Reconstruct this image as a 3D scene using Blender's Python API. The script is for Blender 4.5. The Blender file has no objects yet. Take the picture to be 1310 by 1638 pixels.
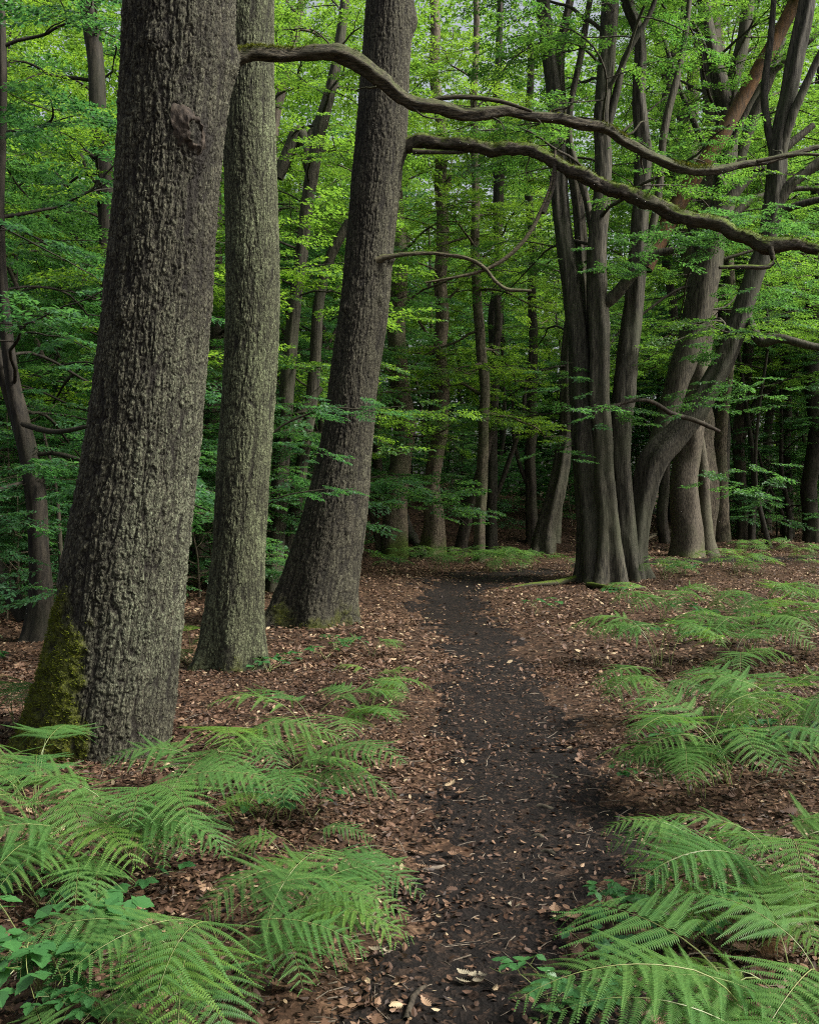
import bpy, math, random
import numpy as np

# ------------------------------------------------------------------ camera, sky, sun, exposure
scene = bpy.context.scene
COL = scene.collection
F = 1581.0                      # focal length in photograph pixels (1310 x 1638)
EYE = 1.6
PITCH = math.atan(29.0 / F)     # horizon a little above the middle
cam_d = bpy.data.cameras.new("camera")
cam = bpy.data.objects.new("camera", cam_d)
COL.objects.link(cam)
cam.location = (0, 0, EYE)
cam.rotation_euler = (math.radians(90) - PITCH, 0, 0)
cam_d.sensor_fit = 'VERTICAL'
cam_d.sensor_height = 24.0
cam_d.lens = 24.0 * F / 1638.0
cam_d.clip_start = 0.05
cam_d.clip_end = 800
scene.camera = cam

SUN_EL, SUN_AZ = 44.0, 104.0    # azimuth clockwise from +Y (ahead): from the right, a little behind the camera
world = bpy.data.worlds.new("World")
scene.world = world
world.use_nodes = True
wn = world.node_tree
wn.nodes.clear()
w_out = wn.nodes.new("ShaderNodeOutputWorld")
w_bg = wn.nodes.new("ShaderNodeBackground")
w_sky = wn.nodes.new("ShaderNodeTexSky")
w_sky.sky_type = 'NISHITA'
w_sky.sun_disc = False
w_sky.sun_elevation = math.radians(SUN_EL)
w_sky.sun_rotation = math.radians(SUN_AZ)
w_sky.dust_density = 6.0
w_sky.air_density = 1.0
w_sky.ozone_density = 1.0
w_bg.inputs["Strength"].default_value = 0.14
w_hs = wn.nodes.new("ShaderNodeHueSaturation")     # thin high cloud: a whiter sky
w_hs.inputs["Saturation"].default_value = 0.4
wn.links.new(w_sky.outputs[0], w_hs.inputs["Color"])
wn.links.new(w_hs.outputs[0], w_bg.inputs[0])
wn.links.new(w_bg.outputs[0], w_out.inputs[0])

sun_d = bpy.data.lights.new("sun", 'SUN')
sun_d.energy = 5.0
sun_d.angle = math.radians(12)
sun_d.color = (1.0, 0.95, 0.86)
sun = bpy.data.objects.new("sun", sun_d)
COL.objects.link(sun)
sun.rotation_euler = (math.radians(90 - SUN_EL), 0, math.radians(180 - SUN_AZ))
sun.location = (20, -8, 30)

scene.view_settings.view_transform = 'Standard'
scene.view_settings.look = 'None'
scene.view_settings.gamma = 1.0
scene.view_settings.exposure = 0.68
scene.render.engine = 'CYCLES'
cy = scene.cycles
cy.max_bounces = 9
cy.diffuse_bounces = 8
cy.glossy_bounces = 2
cy.transmission_bounces = 4
cy.transparent_max_bounces = 4
cy.sample_clamp_indirect = 6.0
cy.filter_width = 1.1
cy.use_denoising = False
try:
    cy.denoiser = 'OPENIMAGEDENOISE'
    cy.denoising_input_passes = 'RGB_ALBEDO_NORMAL'
except Exception:
    pass

# ------------------------------------------------------------------ small maths
def W(px, py, Y):
    """photograph pixel -> world point at distance Y ahead"""
    a = (px - 655.0) / F
    b = (819.0 - py) / F
    fy, fz = math.cos(PITCH), -math.sin(PITCH)
    uy, uz = math.sin(PITCH), math.cos(PITCH)
    dy, dz = fy + b * uy, fz + b * uz
    k = Y / dy
    return np.array([a * k, Y, EYE + dz * k])

def hashf(i, j, k, seed):
    i = np.asarray(i).astype(np.int64).astype(np.uint32)
    j = np.asarray(j).astype(np.int64).astype(np.uint32)
    k = np.asarray(k).astype(np.int64).astype(np.uint32)
    h = i * np.uint32(374761393) + j * np.uint32(668265263) + k * np.uint32(2147483647) + np.uint32((seed * 974634777 + 12345) & 0xffffffff)
    h = (h ^ (h >> np.uint32(13))) * np.uint32(1274126177)
    h = (h ^ (h >> np.uint32(16))) * np.uint32(2246822519)
    h = h ^ (h >> np.uint32(15))
    return (h & np.uint32(0xffffff)).astype(np.float64) / float(0x1000000)

def vnoise(x, y, z, seed=0):
    """value noise in -1..1"""
    x, y, z = np.broadcast_arrays(np.asarray(x, float), np.asarray(y, float), np.asarray(z, float))
    xi, yi, zi = np.floor(x), np.floor(y), np.floor(z)
    fx, fy, fz = x - xi, y - yi, z - zi
    fx, fy, fz = [f * f * (3 - 2 * f) for f in (fx, fy, fz)]
    r = 0
    for a in (0, 1):
        for b in (0, 1):
            for c in (0, 1):
                w = (fx if a else 1 - fx) * (fy if b else 1 - fy) * (fz if c else 1 - fz)
                r = r + w * hashf(xi + a, yi + b, zi + c, seed)
    return r * 2 - 1

def fbm(x, y, z, seed=0, octv=3):
    a, s, r = 1.0, 0.0, 0
    f = 1.0
    for o in range(octv):
        r = r + a * vnoise(np.asarray(x) * f, np.asarray(y) * f, np.asarray(z) * f, seed + o)
        s += a
        a *= 0.5
        f *= 2.03
    return r / s

def worley(u, v, nu, seed, jit=0.85):
    """u periodic with nu cells; returns F1, F2, id of the nearest cell"""
    ui, vi = np.floor(u), np.floor(v)
    f1 = np.full(u.shape, 9.0)
    f2 = np.full(u.shape, 9.0)
    idn = np.zeros(u.shape)
    for a in (-1, 0, 1):
        for b in (-1, 0, 1):
            cu, cv = ui + a, vi + b
            cw = np.mod(cu, nu)
            px = cu + 0.5 + jit * (hashf(cw, cv, 1, seed) - 0.5)
            py = cv + 0.5 + jit * (hashf(cw, cv, 2, seed) - 0.5)
            d = np.sqrt((u - px) ** 2 + (v - py) ** 2)
            hid = hashf(cw, cv, 3, seed)
            near = d < f1
            f2 = np.where(near, f1, np.minimum(f2, d))
            idn = np.where(near, hid, idn)
            f1 = np.where(near, d, f1)
    return f1, f2, idn

def sstep(a, b, x):
    t = np.clip((np.asarray(x, float) - a) / (b - a), 0, 1)
    return t * t * (3 - 2 * t)

def spline(pts, n):
    """Catmull-Rom through pts (K,D) resampled evenly to n rows"""
    P = np.asarray(pts, float)
    P = np.vstack([2 * P[0] - P[1], P, 2 * P[-1] - P[-2]])
    out = []
    for i in range(1, len(P) - 2):
        p0, p1, p2, p3 = P[i - 1], P[i], P[i + 1], P[i + 2]
        t = np.linspace(0, 1, 24, endpoint=False)[:, None]
        out.append(0.5 * (2 * p1 + (p2 - p0) * t + (2 * p0 - 5 * p1 + 4 * p2 - p3) * t * t + (3 * p1 - p0 - 3 * p2 + p3) * t ** 3))
    out.append(P[-2][None])
    Q = np.vstack(out)
    d = np.r_[0, np.cumsum(np.linalg.norm(np.diff(Q[:, :3], axis=0), axis=1))]
    s = np.linspace(0, d[-1], n)
    return np.stack([np.interp(s, d, Q[:, k]) for k in range(Q.shape[1])], 1), s

def nrm(v):
    return v / np.maximum(np.linalg.norm(v, axis=-1, keepdims=True), 1e-9)

# ------------------------------------------------------------------ mesh and object helpers
def mesh(name, parts, mats, smooth=True):
    """parts: list of (verts (N,3), faces (M,k), material index, {attribute: (N,) floats}) -> one mesh"""
    vs, li, ls, lt, mi = [], [], [], [], []
    attrs = {}
    nv = 0
    nl = 0
    for p in parts:
        for k in p[3]:
            attrs.setdefault(k, [])
    for v, f, m, at in parts:
        v = np.asarray(v, np.float32)
        f = np.asarray(f, np.int32)
        vs.append(v)
        li.append((f + nv).ravel())
        k = f.shape[1]
        ls.append(nl + np.arange(len(f), dtype=np.int32) * k)
        lt.append(np.full(len(f), k, np.int32))
        mi.append(np.full(len(f), m, np.int32))
        for a in attrs:
            attrs[a].append(np.asarray(at.get(a, np.zeros(len(v))), np.float32))
        nv += len(v)
        nl += f.size
    V = np.concatenate(vs)
    LI = np.concatenate(li)
    LS = np.concatenate(ls)
    me = bpy.data.meshes.new(name)
    me.vertices.add(len(V))
    me.vertices.foreach_set("co", V.ravel())
    me.loops.add(len(LI))
    me.loops.foreach_set("vertex_index", LI)
    me.polygons.add(len(LS))
    me.polygons.foreach_set("loop_start", LS)
    me.polygons.foreach_set("loop_total", np.concatenate(lt))
    for m in mats:
        me.materials.append(m)
    me.polygons.foreach_set("material_index", np.concatenate(mi))
    me.polygons.foreach_set("use_smooth", np.full(len(LS), smooth))
    for a, arr in attrs.items():
        at = me.attributes.new(a, 'FLOAT', 'POINT')
        at.data.foreach_set("value", np.concatenate(arr))
    me.update(calc_edges=True)
    me.validate(clean_customdata=False)
    return me

def tag(o, label=None, cat=None, group=None, kind=None):
    if label: o["label"] = label
    if cat: o["category"] = cat
    if group: o["group"] = group
    if kind: o["kind"] = kind
    return o

def obj(name, me, parent=None, loc=(0, 0, 0), rot=(0, 0, 0), sc=1.0):
    o = bpy.data.objects.new(name, me)
    COL.objects.link(o)
    o.location = loc
    o.rotation_euler = rot
    o.scale = (sc, sc, sc) if not hasattr(sc, '__len__') else sc
    if parent is not None:
        o.parent = parent
    return o

def thing(name, loc, label, cat, group=None, rz=0.0, sc=1.0):
    o = obj(name, None, None, tuple(float(c) for c in loc), (0, 0, rz), sc)
    o.empty_display_size = 0.2
    return tag(o, label, cat, group)

def grid_faces(nr, nc, wrap):
    r = np.arange(nr - 1)[:, None] * nc
    if wrap:
        c = np.arange(nc)
        c2 = (c + 1) % nc
    else:
        c = np.arange(nc - 1)
        c2 = c + 1
    return np.stack([r + c, r + c2, r + nc + c2, r + nc + c], -1).reshape(-1, 4)

def frames(C):
    T = nrm(np.gradient(C, axis=0))
    ref = np.array([1.0, 0, 0]) if abs(T[len(T) // 2][0]) < 0.75 else np.array([0, 0.0, 1.0])
    e1 = nrm(ref - (T @ ref)[:, None] * T)
    e2 = np.cross(T, e1)
    return T, e1, e2

def tube(pts, n=6, rows=None, cap=True, seed=0, wob=0.0):
    """pts (K,4): centre + radius -> (verts, quads)"""
    pts = np.asarray(pts, float)
    if rows is None:
        Q = pts
    else:
        Q, _ = spline(pts, rows)
    C, R = Q[:, :3], np.maximum(Q[:, 3], 0.0008)
    T, e1, e2 = frames(C)
    th = np.arange(n) * 2 * math.pi / n
    rr = R[:, None] * np.ones(n)
    if wob:
        rr = rr * (1 + wob * vnoise(np.cos(th)[None] * 1.3 + seed, np.sin(th)[None] * 1.3, np.arange(len(C))[:, None] * 0.35, seed))
    V = C[:, None] + rr[..., None] * (np.cos(th)[None, :, None] * e1[:, None] + np.sin(th)[None, :, None] * e2[:, None])
    V = V.reshape(-1, 3)
    Fq = grid_faces(len(C), n, True)
    if cap:
        k = len(V)
        V = np.vstack([V, C[-1] + T[-1] * R[-1] * 0.6])
        b = (len(C) - 1) * n
        i = np.arange(n)
        Fq = np.vstack([Fq, np.stack([b + i, b + (i + 1) % n, np.full(n, k), np.full(n, k)], 1)[:, [0, 1, 2, 2]]])
    return V, Fq

def tris_fix(Fq):
    """split degenerate quads (a,b,c,c) out as triangles"""
    d = Fq[:, 2] == Fq[:, 3]
    return Fq[~d], Fq[d][:, :3]

def tube_parts(pts, m=0, at=None, **k):
    V, Fq = tube(pts, **k)
    q, t = tris_fix(Fq)
    out = []
    a = {kk: np.full(len(V), vv) for kk, vv in (at or {}).items()}
    out.append((V, q, m, a))
    if len(t):
        out.append((V[t.ravel()], np.arange(t.size).reshape(-1, 3), m, {kk: np.full(t.size, vv) for kk, vv in (at or {}).items()}))
    return out

# ------------------------------------------------------------------ materials
def new_mat(name):
    m = bpy.data.materials.new(name)
    m.use_nodes = True
    nt = m.node_tree
    nt.nodes.clear()
    return m, nt, nt.nodes, nt.links

def N(nt, t, **kw):
    n = nt.nodes.new(t)
    for k, v in kw.items():
        if k.startswith("i_"):
            key = k[2:].replace("_", " ")
            n.inputs[key].default_value = v
        else:
            setattr(n, k, v)
    return n

def ramp(nt, stops, interp='LINEAR'):
    n = nt.nodes.new("ShaderNodeValToRGB")
    e = n.color_ramp.elements
    n.color_ramp.interpolation = interp
    while len(e) < len(stops):
        e.new(0.5)
    for q, (p, c) in zip(e, stops):
        q.position = p
        q.color = (*c, 1)
    return n

def mixc(nt, fac, a, b, mode='MIX'):
    n = nt.nodes.new("ShaderNodeMix")
    n.data_type = 'RGBA'
    n.blend_type = mode
    for sock, v in ((n.inputs[0], fac), (n.inputs[6], a), (n.inputs[7], b)):
        if isinstance(v, (int, float)):
            sock.default_value = v
        elif isinstance(v, tuple):
            sock.default_value = (*v, 1)
        else:
            nt.links.new(v, sock)
    return n.outputs[2]

def mathn(nt, op, a, b=0.0):
    n = nt.nodes.new("ShaderNodeMath")
    n.operation = op
    for sock, v in ((n.inputs[0], a), (n.inputs[1], b)):
        if isinstance(v, (int, float)):
            sock.default_value = v
        else:
            nt.links.new(v, sock)
    return n.outputs[0]

def attr(nt, name):
    n = nt.nodes.new("ShaderNodeAttribute")
    n.attribute_name = name
    return n.outputs["Fac"]

def leaf_mat(name, lo, hi, trans_lo, trans_hi, tf=0.42, rough=0.45, spec=0.3, obj_var=0.5):
    """leaf blade: diffuse front, light shining through; per-leaf and per-plant colour variation"""
    m, nt, nd, lk = new_mat(name)
    out = N(nt, "ShaderNodeOutputMaterial")
    v = attr(nt, "var")
    oi = N(nt, "ShaderNodeObjectInfo")
    f = mathn(nt, 'ADD', mathn(nt, 'MULTIPLY', v, 1 - obj_var), mathn(nt, 'MULTIPLY', oi.outputs["Random"], obj_var))
    c1 = mixc(nt, f, lo, hi)
    c2 = mixc(nt, f, trans_lo, trans_hi)
    p = N(nt, "ShaderNodeBsdfPrincipled")
    p.inputs["Roughness"].default_value = rough
    p.inputs["Specular IOR Level"].default_value = spec
    lk.new(c1, p.inputs["Base Color"])
    t = N(nt, "ShaderNodeBsdfTranslucent")
    lk.new(c2, t.inputs["Color"])
    mx = N(nt, "ShaderNodeMixShader")
    mx.inputs[0].default_value = tf
    lk.new(p.outputs[0], mx.inputs[1])
    lk.new(t.outputs[0], mx.inputs[2])
    lk.new(mx.outputs[0], out.inputs[0])
    return m

def bark_mat(name, crack, plate, pale, moss=(0.050, 0.058, 0.008), scale=1.0, pale_amt=0.5, bump=0.9):
    """bark whose mesh carries cav (0 crack .. 1 plate), pid (random per plate), moss, lich (pale lichen and painted side light)"""
    m, nt, nd, lk = new_mat(name)
    out = N(nt, "ShaderNodeOutputMaterial")
    tc = N(nt, "ShaderNodeTexCoord")
    cav, pid, ms, lich_lit = attr(nt, "cav"), attr(nt, "pid"), attr(nt, "moss"), attr(nt, "lich_lit")
    n1 = N(nt, "ShaderNodeTexNoise")
    n1.inputs["Scale"].default_value = 85 * scale
    n1.inputs["Detail"].default_value = 6
    n1.inputs["Roughness"].default_value = 0.65
    lk.new(tc.outputs["Object"], n1.inputs["Vector"])
    n2 = N(nt, "ShaderNodeTexNoise")
    n2.inputs["Scale"].default_value = 2.2
    n2.inputs["Detail"].default_value = 4
    lk.new(tc.outputs["Object"], n2.inputs["Vector"])
    base = mixc(nt, mathn(nt, 'POWER', cav, 1.5), crack, plate)
    # fine cracks that split the plates
    mpc = N(nt, "ShaderNodeMapping")
    mpc.inputs["Scale"].default_value = (75 * scale, 75 * scale, 24 * scale)
    lk.new(tc.outputs["Object"], mpc.inputs["Vector"])
    wrp = mixc(nt, 0.30, mpc.outputs[0], n1.outputs["Color"], 'ADD')
    voc = N(nt, "ShaderNodeTexVoronoi")
    voc.feature = 'DISTANCE_TO_EDGE'
    voc.inputs["Scale"].default_value = 1.0
    lk.new(wrp, voc.inputs["Vector"])
    ck = ramp(nt, [(0.02, (0, 0, 0)), (0.16, (1, 1, 1))])
    lk.new(voc.outputs["Distance"], ck.inputs[0])
    base = mixc(nt, mathn(nt, 'ADD', mathn(nt, 'MULTIPLY', ck.outputs[0], 0.75), 0.25), crack, base)
    cav = mathn(nt, 'MULTIPLY', cav, mathn(nt, 'ADD', mathn(nt, 'MULTIPLY', ck.outputs[0], 0.6), 0.4))
    # lichen and algae film on the plates, plus painted side light
    fleck = ramp(nt, [(0.46, (0, 0, 0)), (0.58, (1, 1, 1))])
    lk.new(n1.outputs["Fac"], fleck.inputs[0])
    lf = mathn(nt, 'MULTIPLY', mathn(nt, 'MULTIPLY', mathn(nt, 'ADD', mathn(nt, 'MULTIPLY', fleck.outputs[0], 0.65), mathn(nt, 'MULTIPLY', pid, 0.4)), mathn(nt, 'ADD', lich_lit, pale_amt)), cav)
    lfc = N(nt, "ShaderNodeClamp")
    lk.new(lf, lfc.inputs[0])
    c = mixc(nt, lfc.outputs[0], base, pale)
    v = ramp(nt, [(0.3, (0.72, 0.70, 0.68)), (0.7, (1.22, 1.25, 1.2))])
    lk.new(n2.outputs["Fac"], v.inputs[0])
    c = mixc(nt, 1.0, c, v.outputs[0], 'MULTIPLY')
    v2 = ramp(nt, [(0.25, (0.7, 0.68, 0.66)), (0.75, (1.25, 1.25, 1.25))])
    lk.new(n1.outputs["Fac"], v2.inputs[0])
    c = mixc(nt, 1.0, c, v2.outputs[0], 'MULTIPLY')
    sta = attr(nt, "stain")
    c = mixc(nt, mathn(nt, 'MULTIPLY', sta, mathn(nt, 'ADD', 0.55, mathn(nt, 'MULTIPLY', n1.outputs["Fac"], 0.6))), c, (0.008, 0.006, 0.005))
    # moss
    n3 = N(nt, "ShaderNodeTexNoise")
    n3.inputs["Scale"].default_value = 26
    n3.inputs["Detail"].default_value = 5
    lk.new(tc.outputs["Object"], n3.inputs["Vector"])
    mc = ramp(nt, [(0.3, tuple(x * 0.45 for x in moss)), (0.55, moss), (0.75, (moss[0] * 2.3, moss[1] * 2.0, moss[2] * 1.6))])
    lk.new(n3.outputs["Fac"], mc.inputs[0])
    c = mixc(nt, ms, c, mc.outputs[0])
    b = N(nt, "ShaderNodeBump")
    b.inputs["Strength"].default_value = bump
    b.inputs["Distance"].default_value = 0.006
    lk.new(mathn(nt, 'ADD', n1.outputs["Fac"], mathn(nt, 'MULTIPLY', ck.outputs[0], 0.8)), b.inputs["Height"])
    p = N(nt, "ShaderNodeBsdfPrincipled")
    p.inputs["Roughness"].default_value = 0.85
    p.inputs["Specular IOR Level"].default_value = 0.25
    lk.new(c, p.inputs["Base Color"])
    lk.new(b.outputs[0], p.inputs["Normal"])
    lk.new(p.outputs[0], out.inputs[0])
    return m

def wood_mat(name, a, b, pale, sz=(14, 14, 3.0), bump=0.6, moss_up=0.0, moss=(0.06, 0.09, 0.012)):
    """smooth or distant bark: streaked noise in object space, algae patches, moss on upper faces"""
    m, nt, nd, lk = new_mat(name)
    out = N(nt, "ShaderNodeOutputMaterial")
    tc = N(nt, "ShaderNodeTexCoord")
    mp = N(nt, "ShaderNodeMapping")
    mp.inputs["Scale"].default_value = sz
    lk.new(tc.outputs["Object"], mp.inputs["Vector"])
    n1 = N(nt, "ShaderNodeTexNoise")
    n1.inputs["Scale"].default_value = 1.6
    n1.inputs["Detail"].default_value = 7
    n1.inputs["Roughness"].default_value = 0.62
    lk.new(mp.outputs[0], n1.inputs["Vector"])
    n2 = N(nt, "ShaderNodeTexNoise")
    n2.inputs["Scale"].default_value = 1.1
    n2.inputs["Detail"].default_value = 5
    lk.new(tc.outputs["Object"], n2.inputs["Vector"])
    r1 = ramp(nt, [(0.38, a), (0.62, b)])
    lk.new(n1.outputs["Fac"], r1.inputs[0])
    r2 = ramp(nt, [(0.45, (0, 0, 0)), (0.7, (1, 1, 1))])
    lk.new(n2.outputs["Fac"], r2.inputs[0])
    c = mixc(nt, mathn(nt, 'MULTIPLY', r2.outputs[0], 0.7), r1.outputs[0], pale)
    oi = N(nt, "ShaderNodeObjectInfo")
    vv = ramp(nt, [(0, (0.75, 0.75, 0.75)), (1, (1.25, 1.2, 1.15))])
    lk.new(oi.outputs["Random"], vv.inputs[0])
    c = mixc(nt, 1.0, c, vv.outputs[0], 'MULTIPLY')
    ms = attr(nt, "moss")
    if moss_up > 0:
        g = N(nt, "ShaderNodeNewGeometry")
        sx = N(nt, "ShaderNodeSeparateXYZ")
        lk.new(g.outputs["Normal"], sx.inputs[0])
        n4 = N(nt, "ShaderNodeTexNoise")
        n4.inputs["Scale"].default_value = 7
        n4.inputs["Detail"].default_value = 5
        lk.new(tc.outputs["Object"], n4.inputs["Vector"])
        s = mathn(nt, 'ADD', sx.outputs[2], mathn(nt, 'MULTIPLY', mathn(nt, 'SUBTRACT', n4.outputs["Fac"], 0.5), 2.2))
        rr = ramp(nt, [(0.15, (0, 0, 0)), (0.6, (1, 1, 1))])
        lk.new(s, rr.inputs[0])
        ms = mathn(nt, 'MAXIMUM', ms, mathn(nt, 'MULTIPLY', rr.outputs[0], moss_up))
    n3 = N(nt, "ShaderNodeTexNoise")
    n3.inputs["Scale"].default_value = 24
    n3.inputs["Detail"].default_value = 5
    lk.new(tc.outputs["Object"], n3.inputs["Vector"])
    mc = ramp(nt, [(0.3, tuple(x * 0.5 for x in moss)), (0.55, moss), (0.75, tuple(x * 2 for x in moss))])
    lk.new(n3.outputs["Fac"], mc.inputs[0])
    c = mixc(nt, ms, c, mc.outputs[0])
    bp = N(nt, "ShaderNodeBump")
    bp.inputs["Strength"].default_value = bump
    bp.inputs["Distance"].default_value = 0.012
    lk.new(n1.outputs["Fac"], bp.inputs["Height"])
    p = N(nt, "ShaderNodeBsdfPrincipled")
    p.inputs["Roughness"].default_value = 0.8
    p.inputs["Specular IOR Level"].default_value = 0.25
    lk.new(c, p.inputs["Base Color"])
    lk.new(bp.outputs[0], p.inputs["Normal"])
    lk.new(p.outputs[0], out.inputs[0])
    return m

def soil_mat(name, cols, mixcol, sc=46.0, bump=1.0):
    """ground of crumbled leaves: two sizes of random coloured flakes over soil"""
    m, nt, nd, lk = new_mat(name)
    out = N(nt, "ShaderNodeOutputMaterial")
    tc = N(nt, "ShaderNodeTexCoord")
    nz = N(nt, "ShaderNodeTexNoise")
    nz.inputs["Scale"].default_value = 9
    nz.inputs["Detail"].default_value = 4
    lk.new(tc.outputs["Object"], nz.inputs["Vector"])
    wv = mixc(nt, 0.08, tc.outputs["Object"], nz.outputs["Color"])
    vo = N(nt, "ShaderNodeTexVoronoi")
    vo.inputs["Scale"].default_value = sc
    lk.new(wv, vo.inputs["Vector"])
    vo2 = N(nt, "ShaderNodeTexVoronoi")
    vo2.inputs["Scale"].default_value = sc * 0.42
    lk.new(wv, vo2.inputs["Vector"])
    r = ramp(nt, cols)
    sp = N(nt, "ShaderNodeSeparateColor")
    lk.new(vo.outputs["Color"], sp.inputs[0])
    lk.new(sp.outputs[0], r.inputs[0])
    r2 = ramp(nt, cols)
    sp2 = N(nt, "ShaderNodeSeparateColor")
    lk.new(vo2.outputs["Color"], sp2.inputs[0])
    lk.new(sp2.outputs[1], r2.inputs[0])
    c = mixc(nt, 0.45, r.outputs[0], r2.outputs[0])
    big = N(nt, "ShaderNodeTexNoise")
    big.inputs["Scale"].default_value = 0.9
    big.inputs["Detail"].default_value = 5
    lk.new(tc.outputs["Object"], big.inputs["Vector"])
    rb = ramp(nt, [(0.4, (0, 0, 0)), (0.62, (1, 1, 1))])
    lk.new(big.outputs["Fac"], rb.inputs[0])
    c = mixc(nt, mathn(nt, 'MULTIPLY', rb.outputs[0], 0.55), c, mixcol)
    hb = mathn(nt, 'ADD', mathn(nt, 'MULTIPLY', vo.outputs["Distance"], 0.6), mathn(nt, 'ADD', sp.outputs[1], mathn(nt, 'MULTIPLY', sp2.outputs[2], 1.2)))
    bp = N(nt, "ShaderNodeBump")
    bp.inputs["Strength"].default_value = bump
    bp.inputs["Distance"].default_value = 0.01
    lk.new(hb, bp.inputs["Height"])
    p = N(nt, "ShaderNodeBsdfPrincipled")
    p.inputs["Roughness"].default_value = 0.9
    p.inputs["Specular IOR Level"].default_value = 0.14
    lk.new(c, p.inputs["Base Color"])
    lk.new(bp.outputs[0], p.inputs["Normal"])
    lk.new(p.outputs[0], out.inputs[0])
    return m

def flake_mat(name, stops, tf=0.15):
    """dead leaves: colour per leaf from the attribute var"""
    m, nt, nd, lk = new_mat(name)
    out = N(nt, "ShaderNodeOutputMaterial")
    r = ramp(nt, stops)
    lk.new(attr(nt, "var"), r.inputs[0])
    p = N(nt, "ShaderNodeBsdfPrincipled")
    p.inputs["Roughness"].default_value = 0.6
    p.inputs["Specular IOR Level"].default_value = 0.3
    lk.new(r.outputs[0], p.inputs["Base Color"])
    t = N(nt, "ShaderNodeBsdfTranslucent")
    lk.new(r.outputs[0], t.inputs["Color"])
    mx = N(nt, "ShaderNodeMixShader")
    mx.inputs[0].default_value = tf
    lk.new(p.outputs[0], mx.inputs[1])
    lk.new(t.outputs[0], mx.inputs[2])
    lk.new(mx.outputs[0], out.inputs[0])
    return m

M = {}
M['oak_bark'] = bark_mat("oak_bark", (0.008, 0.006, 0.0045), (0.066, 0.060, 0.043), (0.165, 0.19, 0.125), pale_amt=0.32)
M['oak_bark_green'] = bark_mat("green_oak_bark", (0.011, 0.010, 0.006), (0.080, 0.081, 0.049), (0.165, 0.20, 0.11), pale_amt=0.5)
M['oak_bark_dark'] = bark_mat("dark_oak_bark", (0.008, 0.0065, 0.005), (0.058, 0.051, 0.038), (0.135, 0.138, 0.092), pale_amt=0.3)
M['hornbeam'] = wood_mat("hornbeam_bark", (0.011, 0.010, 0.007), (0.072, 0.067, 0.049), (0.048, 0.054, 0.030), sz=(22, 22, 2.4), bump=1.0)
M['far_bark'] = wood_mat("far_bark", (0.028, 0.022, 0.015), (0.15, 0.125, 0.088), (0.09, 0.10, 0.052), sz=(22, 22, 5), bump=1.0)
M['grey_oak'] = wood_mat("grey_oak_bark", (0.022, 0.018, 0.013), (0.088, 0.076, 0.056), (0.07, 0.073, 0.042), sz=(26, 26, 7), bump=1.0)
M['black_bark'] = wood_mat("black_bark", (0.006, 0.005, 0.004), (0.030, 0.026, 0.019), (0.022, 0.025, 0.014))
M['dark_bark'] = wood_mat("dark_bark", (0.012, 0.010, 0.007), (0.055, 0.046, 0.034), (0.04, 0.044, 0.024))
M['rust_bark'] = wood_mat("rust_bark", (0.05, 0.028, 0.012), (0.17, 0.085, 0.028), (0.08, 0.06, 0.035))
M['dead_branch'] = wood_mat("dead_branch", (0.008, 0.007, 0.005), (0.105, 0.090, 0.060), (0.055, 0.056, 0.03), sz=(7, 60, 60), bump=1.0, moss_up=0.35)
M['mossy_branch'] = wood_mat("mossy_branch", (0.010, 0.009, 0.006), (0.07, 0.060, 0.042), (0.04, 0.046, 0.016), sz=(10, 40, 40), bump=1.0, moss_up=0.95, moss=(0.055, 0.085, 0.006))
M['leaf'] = leaf_mat("hornbeam_leaf", (0.032, 0.090, 0.030), (0.068, 0.145, 0.034), (0.06, 0.22, 0.04), (0.33, 0.55, 0.04), tf=0.5)  # brighter and yellower: backlight of the upper crowns put into the colour
M['leaf_low'] = leaf_mat("understory_leaf", (0.030, 0.090, 0.042), (0.055, 0.135, 0.048), (0.06, 0.21, 0.055), (0.15, 0.34, 0.055), tf=0.48)  # duller, bluer copy: lack of backlight lower down put into the colour
M['fern'] = leaf_mat("bracken_leaf", (0.042, 0.118, 0.036), (0.105, 0.20, 0.048), (0.09, 0.26, 0.04), (0.25, 0.44, 0.055), tf=0.36, spec=0.12)
M['fern_pale'] = leaf_mat("pale_bracken_leaf", (0.07, 0.15, 0.03), (0.11, 0.20, 0.04), (0.17, 0.35, 0.04), (0.26, 0.45, 0.06), tf=0.4, spec=0.12)  # pale fronds; on one fern this tone stands for backlight
M['fern_dead'] = leaf_mat("dead_bracken_leaf", (0.10, 0.05, 0.025), (0.17, 0.09, 0.045), (0.15, 0.07, 0.03), (0.2, 0.1, 0.05), tf=0.2)
M['bramble'] = leaf_mat("bramble_leaf", (0.025, 0.085, 0.03), (0.05, 0.15, 0.04), (0.05, 0.19, 0.03), (0.13, 0.33, 0.05), tf=0.3)
M['stalk'] = leaf_mat("fern_stalk", (0.12, 0.16, 0.05), (0.18, 0.2, 0.07), (0.1, 0.14, 0.04), (0.14, 0.17, 0.05), tf=0.1)
M['twig'] = wood_mat("twig_bark", (0.018, 0.014, 0.01), (0.07, 0.055, 0.04), (0.05, 0.05, 0.03))
M['grey_twig'] = wood_mat("grey_twig", (0.05, 0.042, 0.034), (0.16, 0.135, 0.105), (0.12, 0.105, 0.08))
M['litter_soil'] = soil_mat("litter_soil", [(0.0, (0.012, 0.008, 0.005)), (0.45, (0.034, 0.020, 0.012)), (0.8, (0.072, 0.040, 0.024)), (1.0, (0.16, 0.10, 0.06))], (0.022, 0.014, 0.010))
M['path_soil'] = soil_mat("path_soil", [(0.0, (0.004, 0.0032, 0.003)), (0.6, (0.0085, 0.0068, 0.006)), (0.88, (0.021, 0.0145, 0.011)), (1.0, (0.085, 0.052, 0.034))], (0.0055, 0.0046, 0.0042), sc=70)
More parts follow.
